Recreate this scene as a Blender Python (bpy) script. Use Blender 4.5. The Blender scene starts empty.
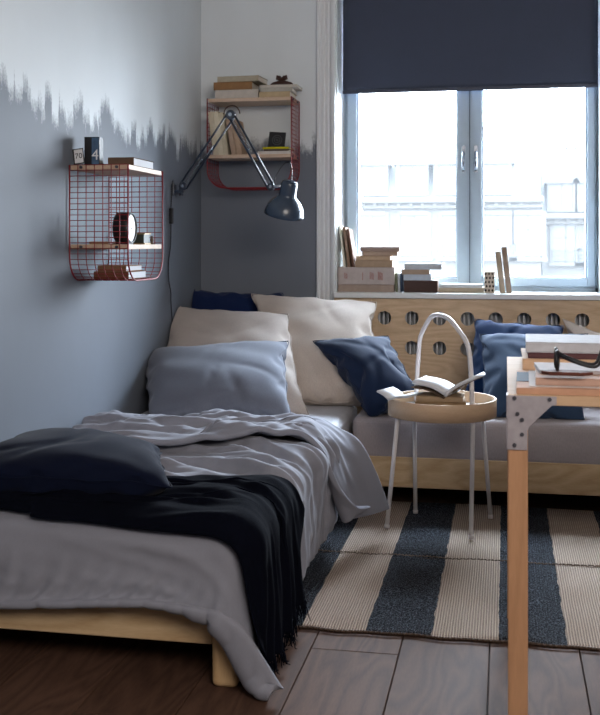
import bpy, bmesh, math, random, mathutils.noise
import numpy as np
from mathutils import Matrix, Vector, Euler
from mathutils.bvhtree import BVHTree
R = math.radians
rnd = random.Random(7)

# ------------------------------------------------------------------ camera, world, lights
S = bpy.context.scene
C = S.collection
F_PX, CX, HOR, H_CAM, YAW = 1050.0, 300.0, 243.0, 1.02, math.atan(205 / 1050)
cam_d = bpy.data.cameras.new('camera')
cam = bpy.data.objects.new('camera', cam_d); C.objects.link(cam)
cam.location = (0, 0, H_CAM)
cam.rotation_euler = (R(90), 0, YAW)
cam_d.sensor_fit = 'HORIZONTAL'; cam_d.sensor_width = 36.0
cam_d.lens = 36.0 * F_PX / 600.0
cam_d.shift_y = -(357.5 - HOR) / 600.0
cam_d.clip_start = 0.05; cam_d.clip_end = 300
cam_d.dof.use_dof = True; cam_d.dof.focus_distance = 3.5; cam_d.dof.aperture_fstop = 10
S.camera = cam
S.view_settings.view_transform = 'Standard'
S.view_settings.look = 'None'
S.view_settings.gamma = 1.0
S.view_settings.use_curve_mapping = False
S.view_settings.exposure = 0.38

world = bpy.data.worlds.new('sky'); S.world = world; world.use_nodes = True
nt = world.node_tree; nt.nodes.clear()
wo = nt.nodes.new('ShaderNodeOutputWorld'); wb = nt.nodes.new('ShaderNodeBackground')
wg = nt.nodes.new('ShaderNodeTexCoord'); ws = nt.nodes.new('ShaderNodeSeparateXYZ')
wr = nt.nodes.new('ShaderNodeValToRGB')
wr.color_ramp.elements[0].position = 0.0; wr.color_ramp.elements[0].color = (0.82, 0.91, 1.0, 1)
wr.color_ramp.elements[1].position = 0.7; wr.color_ramp.elements[1].color = (0.70, 0.84, 1.0, 1)
nt.links.new(wg.outputs['Generated'], ws.inputs[0]); nt.links.new(ws.outputs['Z'], wr.inputs[0])
nt.links.new(wr.outputs[0], wb.inputs['Color']); nt.links.new(wb.outputs[0], wo.inputs[0])
# overcast sky: three times brighter overhead than at the horizon
wm = nt.nodes.new('ShaderNodeMath'); wm.operation = 'MULTIPLY_ADD'; wm.use_clamp = False
wmx = nt.nodes.new('ShaderNodeMath'); wmx.operation = 'MAXIMUM'; wmx.inputs[1].default_value = 0
nt.links.new(ws.outputs['Z'], wmx.inputs[0]); nt.links.new(wmx.outputs[0], wm.inputs[0])
SKY = 30.0
wm.inputs[1].default_value = 2 * SKY; wm.inputs[2].default_value = SKY
nt.links.new(wm.outputs[0], wb.inputs['Strength'])

def area(name, loc, target, sx, sy, power, col, portal=False):
    l = bpy.data.lights.new(name, 'AREA'); l.shape = 'RECTANGLE'; l.size = sx; l.size_y = sy
    l.energy = power; l.color = col
    o = bpy.data.objects.new(name, l); C.objects.link(o); o.location = loc
    d = Vector(target) - Vector(loc)
    o.rotation_euler = d.to_track_quat('-Z', 'Y').to_euler()
    if portal: l.cycles.is_portal = True
    return o
area('window_portal', (-.17, 5.2, 1.35), (-.17, 0, 1.35), 1.2, 1.1, 1, (1, 1, 1), True)
# added soft fill behind the photographer, lifting the walls and bed front
area('fill_light', (1.2, -.6, 2.2), (-.4, 4.8, 1.9), 2.0, 1.0, 66, (1.0, 0.90, 0.82))

# ------------------------------------------------------------------ pixel -> place helpers (design measurements)
def ray(px, py):
    u = (px - CX) / F_PX; v = (HOR - py) / F_PX
    s, c = math.sin(YAW), math.cos(YAW)
    return Vector((-s + u * c, c + u * s, v))
def onY(px, py, Y): d = ray(px, py); t = Y / d.y; return Vector((d.x * t, Y, H_CAM + d.z * t))
def onX(px, py, X): d = ray(px, py); t = X / d.x; return Vector((X, d.y * t, H_CAM + d.z * t))
def onZ(px, py, Z): d = ray(px, py); t = (Z - H_CAM) / d.z; return Vector((d.x * t, d.y * t, Z))

# ------------------------------------------------------------------ materials
def lin(h):
    h = h.lstrip('#'); v = [int(h[i:i + 2], 16) / 255 for i in (0, 2, 4)]
    return tuple((x / 12.92 if x <= .04045 else ((x + .055) / 1.055) ** 2.4) for x in v) + (1,)
MATS = {}
def newmat(name):
    m = bpy.data.materials.new(name); m.use_nodes = True
    n = m.node_tree.nodes; b = n['Principled BSDF']
    return m, m.node_tree, b
def N(t, typ, **kw):
    n = t.nodes.new(typ)
    for k, v in kw.items():
        if k in n.inputs: n.inputs[k].default_value = v
        else: setattr(n, k, v)
    return n
def ramp(t, a, b, pa=0., pb=1., mids=()):
    n = t.nodes.new('ShaderNodeValToRGB'); e = n.color_ramp.elements
    e[0].position = pa; e[0].color = a; e[1].position = pb; e[1].color = b
    for p, c in mids: x = e.new(p); x.color = c
    return n
def coords(t, scale=(1, 1, 1), kind='Object', rot=(0, 0, 0)):
    tc = t.nodes.new('ShaderNodeTexCoord'); mp = t.nodes.new('ShaderNodeMapping')
    mp.inputs['Scale'].default_value = scale; mp.inputs['Rotation'].default_value = rot
    t.links.new(tc.outputs[kind], mp.inputs[0]); return mp
def bump(t, b, src, strength, dist=.002):
    n = N(t, 'ShaderNodeBump', Strength=strength, Distance=dist)
    t.links.new(src, n.inputs['Height']); t.links.new(n.outputs[0], b.inputs['Normal']); return n
def plain(name, col, rough=.6, metal=0, noise=.06, spec=.4, nscale=30, bmp=0.1):
    if name in MATS: return MATS[name]
    m, t, b = newmat(name); c = lin(col)
    mp = coords(t); nz = N(t, 'ShaderNodeTexNoise', Scale=nscale, Detail=4.)
    t.links.new(mp.outputs[0], nz.inputs['Vector'])
    rp = ramp(t, tuple(x * (1 - noise) for x in c[:3]) + (1,), tuple(min(1, x * (1 + noise)) for x in c[:3]) + (1,), .3, .7)
    t.links.new(nz.outputs[0], rp.inputs[0]); t.links.new(rp.outputs[0], b.inputs['Base Color'])
    b.inputs['Roughness'].default_value = rough; b.inputs['Metallic'].default_value = metal
    b.inputs['Specular IOR Level'].default_value = spec
    if bmp: bump(t, b, nz.outputs[0], bmp, .001)
    MATS[name] = m; return m
def fabric(name, col, sheen=.25, weave=900, slub=.10, bstr=.25, rough=.9, spec=.15):
    if name in MATS: return MATS[name]
    m, t, b = newmat(name); c = lin(col)
    mp = coords(t); nz = N(t, 'ShaderNodeTexNoise', Scale=9., Detail=5.)
    mp2 = coords(t, (1, 1, .25)); n2 = N(t, 'ShaderNodeTexNoise', Scale=weave * .35, Detail=2.)
    t.links.new(mp.outputs[0], nz.inputs['Vector']); t.links.new(mp2.outputs[0], n2.inputs['Vector'])
    mx = N(t, 'ShaderNodeMath', operation='ADD'); t.links.new(nz.outputs[0], mx.inputs[0]); t.links.new(n2.outputs[0], mx.inputs[1])
    rp = ramp(t, tuple(x * (1 - slub) for x in c[:3]) + (1,), tuple(min(1, x * (1 + slub)) for x in c[:3]) + (1,), .7, 1.3)
    hf = N(t, 'ShaderNodeMath', operation='MULTIPLY'); hf.inputs[1].default_value = 1.
    t.links.new(mx.outputs[0], hf.inputs[0])
    rp.color_ramp.elements[0].position = .35; rp.color_ramp.elements[1].position = .65
    hf.inputs[1].default_value = .5
    t.links.new(hf.outputs[0], rp.inputs[0]); t.links.new(rp.outputs[0], b.inputs['Base Color'])
    b.inputs['Roughness'].default_value = rough; b.inputs['Specular IOR Level'].default_value = spec
    b.inputs['Sheen Weight'].default_value = sheen; b.inputs['Sheen Roughness'].default_value = .45
    bump(t, b, n2.outputs[0], bstr, .0015)
    MATS[name] = m; return m
def wood(name, light, dark, axis='x', scale=1., rough=.5, contrast=1., spec=.35, rand=0.):
    if name in MATS: return MATS[name]
    m, t, b = newmat(name)
    k = {'x': (.16, 1, 1), 'y': (1, .16, 1), 'z': (1, 1, .12)}[axis]
    tc = t.nodes.new('ShaderNodeTexCoord'); oi = t.nodes.new('ShaderNodeObjectInfo')
    va = N(t, 'ShaderNodeVectorMath', operation='SCALE'); va.inputs[0].default_value = (7.3, 3.1, 5.7)
    t.links.new(oi.outputs['Random'], va.inputs['Scale'])
    vb = N(t, 'ShaderNodeVectorMath', operation='ADD')
    t.links.new(tc.outputs['Object'], vb.inputs[0]); t.links.new(va.outputs[0], vb.inputs[1])
    mp = t.nodes.new('ShaderNodeMapping'); mp.inputs['Scale'].default_value = tuple(x * scale for x in k)
    t.links.new(vb.outputs[0], mp.inputs[0])
    nz = N(t, 'ShaderNodeTexNoise', Scale=2.6, Detail=2., Distortion=.3); t.links.new(mp.outputs[0], nz.inputs['Vector'])
    ml = N(t, 'ShaderNodeMath', operation='MULTIPLY'); ml.inputs[1].default_value = 26.
    t.links.new(nz.outputs[0], ml.inputs[0])
    fr = N(t, 'ShaderNodeMath', operation='PINGPONG'); fr.inputs[1].default_value = 1.
    t.links.new(ml.outputs[0], fr.inputs[0])
    n2 = N(t, 'ShaderNodeTexNoise', Scale=90., Detail=4.); t.links.new(mp.outputs[0], n2.inputs['Vector'])
    ad = N(t, 'ShaderNodeMath', operation='MULTIPLY_ADD'); ad.inputs[1].default_value = .55
    t.links.new(n2.outputs[0], ad.inputs[0]); 
    m3 = N(t, 'ShaderNodeMath', operation='MULTIPLY'); m3.inputs[1].default_value = .45 * contrast
    t.links.new(fr.outputs[0], m3.inputs[0]); t.links.new(m3.outputs[0], ad.inputs[2])
    rp = ramp(t, lin(light), lin(dark), .1, .95); t.links.new(ad.outputs[0], rp.inputs[0])
    last = rp.outputs[0]
    if rand:
        hs = t.nodes.new('ShaderNodeHueSaturation'); mr = N(t, 'ShaderNodeMapRange'); mr.inputs['To Min'].default_value = 1 - rand; mr.inputs['To Max'].default_value = 1 + rand
        t.links.new(oi.outputs['Random'], mr.inputs[0]); t.links.new(mr.outputs[0], hs.inputs['Value']); t.links.new(last, hs.inputs['Color']); last = hs.outputs[0]
    t.links.new(last, b.inputs['Base Color'])
    b.inputs['Roughness'].default_value = rough; b.inputs['Specular IOR Level'].default_value = spec
    bump(t, b, ad.outputs[0], .12, .001)
    MATS[name] = m; return m

def wall_material(name, up, low, zline=1.47):
    m, t, b = newmat(name)
    tc = t.nodes.new('ShaderNodeTexCoord'); sp = t.nodes.new('ShaderNodeSeparateXYZ')
    t.links.new(tc.outputs['Object'], sp.inputs[0])
    def nz(sc, scale, det=4.):
        mp = t.nodes.new('ShaderNodeMapping'); mp.inputs['Scale'].default_value = sc
        t.links.new(tc.outputs['Object'], mp.inputs[0]); n = N(t, 'ShaderNodeTexNoise', Scale=scale, Detail=det)
        t.links.new(mp.outputs[0], n.inputs['Vector']); return n.outputs[0]
    # ragged line of vertical brush strokes
    def fma(a, k, c):
        n = N(t, 'ShaderNodeMath', operation='MULTIPLY_ADD'); t.links.new(a, n.inputs[0]); n.inputs[1].default_value = k
        if isinstance(c, float): n.inputs[2].default_value = c
        else: t.links.new(c, n.inputs[2])
        return n.outputs[0]
    def dabs(width, seed, amp, base):     # brush-wide dabs, each ending at its own height
        sm = N(t, 'ShaderNodeMath', operation='ADD'); t.links.new(sp.outputs['X'], sm.inputs[0]); t.links.new(sp.outputs['Y'], sm.inputs[1])
        wv = fma(nz((1, 1, .8), 9., 3.), .05, sm.outputs[0])
        of = N(t, 'ShaderNodeMath', operation='ADD'); t.links.new(wv, of.inputs[0]); of.inputs[1].default_value = seed
        sn = N(t, 'ShaderNodeMath', operation='SNAP'); t.links.new(of.outputs[0], sn.inputs[0]); sn.inputs[1].default_value = width
        wn = t.nodes.new('ShaderNodeTexWhiteNoise'); wn.noise_dimensions = '1D'; t.links.new(sn.outputs[0], wn.inputs['W'])
        return fma(wn.outputs['Value'], amp, base)
    s = dabs(.052, .013, .075, -.02); s = dabs(.033, .4, .045, s); s = dabs(.11, .71, .05, s)
    s = fma(nz((1, 1, .12), 5., 2.), .14, s)
    s = fma(nz((1, 1, .8), 50., 6.), .07, s)
    s = fma(nz((1, 1, .9), 5., 6.), .10, s)
    s = fma(nz((1, 1, .9), 130., 3.), .06, s)
    zz = N(t, 'ShaderNodeMath', operation='SUBTRACT'); t.links.new(sp.outputs['Z'], zz.inputs[0]); zz.inputs[1].default_value = zline + .235
    d = N(t, 'ShaderNodeMath', operation='ADD'); t.links.new(zz.outputs[0], d.inputs[0]); t.links.new(s, d.inputs[1])
    mr = N(t, 'ShaderNodeMapRange'); mr.inputs['From Min'].default_value = -.03 ; mr.inputs['From Max'].default_value = .03
    t.links.new(d.outputs[0], mr.inputs[0])
    # broad roller marks in both colours
    cl = nz((1, 1, .5), 3., 4.)
    mx = t.nodes.new('ShaderNodeMixRGB'); mx.inputs[1].default_value = lin(low); mx.inputs[2].default_value = lin(up)
    t.links.new(mr.outputs[0], mx.inputs[0])
    hs = t.nodes.new('ShaderNodeHueSaturation'); m2 = N(t, 'ShaderNodeMapRange'); m2.inputs['To Min'].default_value = .9; m2.inputs['To Max'].default_value = 1.1
    t.links.new(cl, m2.inputs[0]); t.links.new(m2.outputs[0], hs.inputs['Value']); t.links.new(mx.outputs[0], hs.inputs['Color'])
    t.links.new(hs.outputs[0], b.inputs['Base Color'])
    b.inputs['Roughness'].default_value = .62; b.inputs['Specular IOR Level'].default_value = .25
    bump(t, b, nz((1, 1, .3), 60.), .08, .002)
    return m
M_WALL = wall_material('brushed_two_tone_paint', '#d2d8dc', '#6b717b', 1.495)
M_WHITE = plain('white_gloss_paint', '#d9dcde', .35, noise=.02)
M_CEIL = plain('ceiling_white', '#d8d8d6', .8, noise=.02)
M_SASH = plain('window_paint', '#a3b4c1', .4, noise=.02)
M_PINE = wood('pine_along_x', '#d3b892', '#b0906a', 'x', 3.2, .5, 1.)
M_PINE_Y = wood('pine_along_y', '#d3b892', '#b0906a', 'y', 3.2, .5, 1.)
M_PINE_Z = wood('pine_upright', '#cfae84', '#b08c62', 'z', 3.2, .5, 1.)
M_PLY = wood('birch_panel', '#d6bd9e', '#b29677', 'x', 2.6, .55, .9)
M_SHELFW = wood('pale_shelf_board', '#c9b09a', '#a98e79', 'x', 3., .55, .5)
M_TRAY = wood('bent_veneer', '#c9ad90', '#b5967a', 'x', 3., .5, .3)
M_LEGW = wood('beech_upright', '#b98d6a', '#9a7152', 'z', 2.6, .5, .6)
M_TOPW = wood('beech_board', '#c8aa8c', '#ad8a6a', 'x', 2.6, .75, .5, .12)
M_FLOOR = wood('oak_floor', '#5e463a', '#3b2b24', 'y', 2.6, .6, .9, .05, .12)
M_RED = plain('red_wire', '#7a121b', .4, .1, noise=.02, bmp=0)
M_NAVYMETAL = plain('navy_enamel', '#1f2b3c', .28, .0, noise=.03, spec=.6, bmp=0)
M_CHROME = plain('brushed_chrome', '#9aa2ad', .25, 1., noise=.03, bmp=0)
M_GALV = plain('galvanised_steel', '#a39da2', .55, .4, noise=.10, nscale=60, bmp=0)
M_RAD = None
M_BOLT = plain('bolt_steel', '#56565e', .45, .8, bmp=0)
M_BLACK = plain('black_plastic', '#121318', .45, bmp=0)
M_PAGES = plain('paper_pages', '#d6cdc0', .8, noise=.08, nscale=120)
M_PAPER = plain('white_paper', '#cdced2', .8, noise=.02, spec=.1)
M_WHITEMETAL = plain('white_powder_coat', '#d4cfcf', .4, noise=.02, bmp=0)

# ------------------------------------------------------------------ mesh builder
class MB:
    def __init__(s): s.v = []; s.f = []; s.sm = []
    def add(s, vs, fs, M=None, smooth=False):
        o = len(s.v)
        for p in vs: s.v.append(M @ Vector(p) if M is not None else Vector(p))
        for f in fs: s.f.append([i + o for i in f]); s.sm.append(smooth)
        return s
    def box(s, lo, hi, M=None):
        x0, y0, z0 = lo; x1, y1, z1 = hi
        vs = [(x0, y0, z0), (x1, y0, z0), (x1, y1, z0), (x0, y1, z0), (x0, y0, z1), (x1, y0, z1), (x1, y1, z1), (x0, y1, z1)]
        return s.add(vs, [(0, 3, 2, 1), (4, 5, 6, 7), (0, 1, 5, 4), (1, 2, 6, 5), (2, 3, 7, 6), (3, 0, 4, 7)], M)
    def tube(s, pts, r, seg=8, M=None, caps=True):
        pts = [Vector(p) for p in pts]; n = len(pts)
        rr = r if isinstance(r, (list, tuple)) else [r] * n
        t0 = (pts[1] - pts[0]).normalized()
        nrm = t0.orthogonal().normalized(); vs = []; prev = t0
        for i, p in enumerate(pts):
            t = (pts[min(i + 1, n - 1)] - pts[max(i - 1, 0)])
            t = t.normalized() if t.length > 1e-9 else prev
            q = prev.rotation_difference(t); nrm = (q @ nrm).normalized(); prev = t
            b = t.cross(nrm).normalized()
            for k in range(seg):
                a = 2 * math.pi * k / seg
                vs.append(p + (nrm * math.cos(a) + b * math.sin(a)) * rr[i])
        fs = [(i * seg + k, i * seg + (k + 1) % seg, (i + 1) * seg + (k + 1) % seg, (i + 1) * seg + k) for i in range(n - 1) for k in range(seg)]
        s.add(vs, fs, M, True)
        if caps:
            o = len(s.v) - n * seg
            s.f.append([o + k for k in range(seg)][::-1]); s.sm.append(False)
            s.f.append([o + (n - 1) * seg + k for k in range(seg)]); s.sm.append(False)
        return s
    def lathe(s, prof, seg=24, M=None, smooth=True):
        vs = []; n = len(prof)
        for (r, z) in prof:
            for k in range(seg):
                a = 2 * math.pi * k / seg; vs.append((r * math.cos(a), r * math.sin(a), z))
        fs = [(i * seg + k, i * seg + (k + 1) % seg, (i + 1) * seg + (k + 1) % seg, (i + 1) * seg + k) for i in range(n - 1) for k in range(seg)]
        return s.add(vs, fs, M, smooth)
    def prism(s, poly, z0, z1, M=None):
        n = len(poly)
        vs = [(x, y, z0) for x, y in poly] + [(x, y, z1) for x, y in poly]
        fs = [tuple(range(n))[::-1], tuple(range(n, 2 * n))] + [(i, (i + 1) % n, n + (i + 1) % n, n + i) for i in range(n)]
        return s.add(vs, fs, M)
    def grid(s, P, smooth=True, flip=False):
        ny, nx = P.shape[:2]
        fs = [((j * nx + i), (j * nx + i + 1), ((j + 1) * nx + i + 1), ((j + 1) * nx + i)) for j in range(ny - 1) for i in range(nx - 1)]
        if flip: fs = [f[::-1] for f in fs]
        return s.add([tuple(p) for p in P.reshape(-1, 3)], fs, None, smooth)
    def build(s, name, m, parent=None, world=True, bevel=0, seg=2, subsurf=0, solid=0):
        off = Vector((0, 0, 0))
        if parent is not None and world: off = WORLD[parent.name]
        me = bpy.data.meshes.new(name)
        me.from_pydata([tuple(v - off) for v in s.v], [], s.f); me.update()
        me.polygons.foreach_set('use_smooth', s.sm)
        if not solid: bm = bmesh.new(); bm.from_mesh(me); bmesh.ops.recalc_face_normals(bm, faces=bm.faces); bm.to_mesh(me); bm.free()
        me.materials.append(m)
        o = bpy.data.objects.new(name, me); C.objects.link(o)
        WORLD[o.name] = off.copy()
        if parent is not None: o.parent = parent; 
        if parent is not None and world and parent.type == 'MESH': pass
        if bevel: b = o.modifiers.new('bevel', 'BEVEL'); b.width = bevel; b.segments = seg; b.limit_method = 'ANGLE'; b.angle_limit = R(35)
        if solid: b = o.modifiers.new('solid', 'SOLIDIFY'); b.thickness = solid; b.offset = -1
        if subsurf: b = o.modifiers.new('sub', 'SUBSURF'); b.levels = subsurf; b.render_levels = subsurf
        return o
WORLD = {}
def tag(o, label, cat=None, group=None, kind=None):
    if label: o['label'] = label
    if cat: o['category'] = cat
    if group: o['group'] = group
    if kind: o['kind'] = kind
    return o
def thing(name, label, cat, loc=(0, 0, 0), rot=(0, 0, 0), group=None):
    o = bpy.data.objects.new(name, None); C.objects.link(o); o.location = loc; o.rotation_euler = rot
    o.empty_display_size = .05
    WORLD[o.name] = Vector(loc)
    return tag(o, label, cat, group)
def struct(o): o['kind'] = 'structure'; return o

# ------------------------------------------------------------------ room shell
XL, XR, YB, YF, ZC = -1.43, 2.6, 4.85, -1.3, 2.6
WX0, WX1, WZ0, WZ1 = -.775, .43, .77, 2.3
floor = struct(MB().box((XL - .1, YF - .1, -.12), (XR + .1, YB + .3, -.012)).build('floor', plain('subfloor', '#2a221e', .8)))
# floor boards running away from the camera
bw = .2207
plank = None
ks = 0
for k in range(-6, 12):
    x0 = -.2587 + bw * k
    if x0 + bw < XL or x0 > XR: continue
    off = [(0.3), (1.25), (.75), (1.7)][k % 4]
    y = YF - 2.2 + off
    while y < YB:
        if plank is None:
            plank = MB().box((.0012, .001, -.011), (bw - .0012, 2.199, 0)).build('floor_board', M_FLOOR, floor, world=False, bevel=.0012, seg=1)
            o = plank
        else:
            o = plank.copy(); C.objects.link(o)
        o.parent = floor
        o.location = (x0, y, 0)
        y += 2.2
ceiling = struct(MB().box((XL - .1, YF - .1, ZC), (XR + .1, YB + .3, ZC + .1)).build('ceiling', M_CEIL))
struct(MB().box((XL - .1, YF, -.012), (XL, YB + .25, ZC)).build('wall_left', M_WALL))
struct(MB().box((XR, YF, -.012), (XR + .1, YB + .25, ZC)).build('wall_right', M_WALL))
mb = MB()
mb.box((XL, YB, -.012), (WX0, YB + .25, ZC)); mb.box((WX1, YB, -.012), (XR, YB + .25, ZC))
mb.box((WX0, YB, WZ1), (WX1, YB + .25, ZC)); mb.box((WX0, YB + .16, -.012), (WX1, YB + .25, WZ0))
struct(mb.build('wall_back', M_WALL))
mb = MB()
mb.box((XL, YF - .1, 0), (XR, YF, ZC))
struct(mb.build('wall_front', M_WALL))
# reveal lining (white)
mb = MB()
mb.box((WX0, YB - .002, WZ0), (WX0 + .004, YB + .25, WZ1)); mb.box((WX1 - .004, YB - .002, WZ0), (WX1, YB + .25, WZ1)); mb.box((WX0, YB - .002, WZ1 - .004), (WX1, YB + .25, WZ1))
struct(mb.build('trim_1', M_WHITE))
# fluted casing
def casing_poly(x0, w, y):   # profile in plan, front towards -Y
    p = [(0, 0), (0, -.012), (.006, -.02), (.014, -.02), (.018, -.012), (.024, -.012), (.028, -.018), (.036, -.018), (.040, -.012), (.046, -.012), (.05, -.018), (.058, -.018), (.062, -.012), (.066, -.014), (.072, -.03), (.084, -.034), (.09, -.03), (.09, 0)]
    return [(x0 + a * w / .09, y + b) for a, b in p]
struct(MB().prism(casing_poly(WX0 - .092, .092, YB), 0, WZ1 + .09).build('trim_2', M_WHITE))
struct(MB().prism([(2 * 0 + WX1 + .092 - (x - (WX0 - .092)), y) for x, y in casing_poly(WX0 - .092, .092, YB)], 0, WZ1 + .09).build('trim_3', M_WHITE))
struct(MB().prism([(y, x) for x, y in casing_poly(0, .092, 0)], WX0, WX1, Matrix(((0, 0, 1, 0), (1, 0, 0, YB), (0, 1, 0, WZ1), (0, 0, 0, 1)))).build('trim_4', M_WHITE))
struct(MB().box((XR - .015, YF, 0), (XR, YB, .12)).build('baseboard_right', M_WHITE, bevel=.004))
struct(MB().box((WX1 + .095, YB - .015, 0), (XR, YB, .12)).build('baseboard_back', M_WHITE, bevel=.004))

# ------------------------------------------------------------------ window
YW = 5.08
win = MB().box((WX0, YW, WZ0 + .02), (WX0 + .02, YW + .07, WZ1)).box((WX1 - .02, YW, WZ0 + .02), (WX1, YW + .07, WZ1)).box((WX0, YW, WZ0 + .02), (WX1, YW + .07, WZ0 + .045)).box((WX0, YW, WZ1 - .03), (WX1, YW + .07, WZ1)).build('window_1', M_SASH, bevel=.003)
struct(win)
glass, gt, gb = newmat('window_glass')
gb.inputs['Base Color'].default_value = (1, 1, 1, 1); gb.inputs['Roughness'].default_value = 0
gb.inputs['Transmission Weight'].default_value = 1.; gb.inputs['IOR'].default_value = 1.45
tr = N(gt, 'ShaderNodeBsdfTransparent'); gl = N(gt, 'ShaderNodeBsdfGlossy'); gl.inputs['Roughness'].default_value = .02
fz = N(gt, 'ShaderNodeFresnel'); fz.inputs[0].default_value = 1.25
mxs = N(gt, 'ShaderNodeMixShader')
gt.links.new(fz.outputs[0], mxs.inputs[0]); gt.links.new(tr.outputs[0], mxs.inputs[1]); gt.links.new(gl.outputs[0], mxs.inputs[2])
# faint scatter put into the glass to imitate glare hazing the street
veil_bsdf = N(gt, 'ShaderNodeBsdfTranslucent'); veil_bsdf.inputs[0].default_value = (.95, .97, 1, 1)
mxveil = N(gt, 'ShaderNodeMixShader'); mxveil.inputs[0].default_value = .009
gt.links.new(mxs.outputs[0], mxveil.inputs[1]); gt.links.new(veil_bsdf.outputs[0], mxveil.inputs[2])
gt.links.new(mxveil.outputs[0], gt.nodes['Material Output'].inputs['Surface'])
XC = -.165
def sash(x0, x1, gx0, gx1):
    gz0, gz1 = .853, 2.22
    y0, y1 = YW - .02, YW + .03
    s = MB().box((x0, y0, .815), (gx0, y1, 2.27)).box((gx1, y0, .815), (x1, y1, 2.27)).box((gx0, y0, .815), (gx1, y1, gz0)).box((gx0, y0, gz1), (gx1, y1, 2.27))
    # slim glazing bead stepping back to the glass
    b = .008
    s.box((gx0, y0 + .015, gz0), (gx0 + b, y1, gz1)).box((gx1 - b, y0 + .015, gz0), (gx1, y1, gz1)).box((gx0, y0 + .015, gz0), (gx1, y1, gz0 + b))
    so = s.build('sash', M_SASH, win, bevel=.002)
    MB().box((gx0, y0 + .03, gz0), (gx1, y0 + .034, gz1)).build('pane', glass, so)
    return so
s1 = sash(WX0 + .02, XC - .001, -.707, -.222)
s2 = sash(XC + .001, WX1 - .02, -.109, .377)
# astragal strip over the meeting stiles
MB().box((XC - .002, YW - .026, .82), (XC + .002, YW - .018, 2.27)).build('meeting_strip', plain('seal_grey', '#5d6a78', .6), win)
for sx, so in ((XC - .029, s1), (XC + .029, s2)):
    h = MB()
    z0 = 1.365
    h.tube([(sx, YW - .022, z0 + .105), (sx, YW - .028, z0 + .105)], .007, 12)
    h.tube([(sx, YW - .02, z0 + .09), (sx, YW - .045, z0 + .085), (sx, YW - .058, z0 + .06), (sx, YW - .06, z0 + .035), (sx, YW - .05, z0 + .008), (sx, YW - .025, z0)], [.004, .006, .0078, .0085, .007, .0045], 10)
    h.box((sx - .008, YW - .024, z0 + .075), (sx + .008, YW - .019, z0 + .118)); h.box((sx - .007, YW - .024, z0 - .008), (sx + .007, YW - .019, z0 + .012))
    h.build('window_handle', M_CHROME, so)
sill = MB().box((WX0 + .0, YB - .075, .768), (WX1 + .01, YW + .02, .792)).build('trim_5', M_WHITE, bevel=.003); struct(sill)
# roller blind
blind = thing('roller_blind', 'dark slate roller blind half lowered over the window', 'blind', (XC, 5.0, 1.74))
nb = 40; P = np.zeros((24, nb, 3))
for j in range(24):
    for i in range(nb):
        x = WX0 + .010 + (WX1 - WX0 - .020) * i / (nb - 1); z = 1.752 + (2.20 - 1.752) * j / 23
        P[j, i] = (x, 5.0 + .0015 * math.sin(x * 9 + z * 3), z)
b_fab = MB().grid(P).build('blind_fabric', fabric('blind_cloth', '#424858', .05, 1500, .04, .1, .8), blind, solid=.002)
MB().box((WX0 + .008, 4.996, 1.736), (WX1 - .010, 5.004, 1.754)).build('bottom_bar', plain('blind_bar', '#3a4052', .5), blind, bevel=.003)
MB().tube([(WX0 + .01, 5.02, 2.22), (WX1 - .01, 5.02, 2.22)], .022, 16).build('roller', M_WHITEMETAL, blind)

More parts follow.
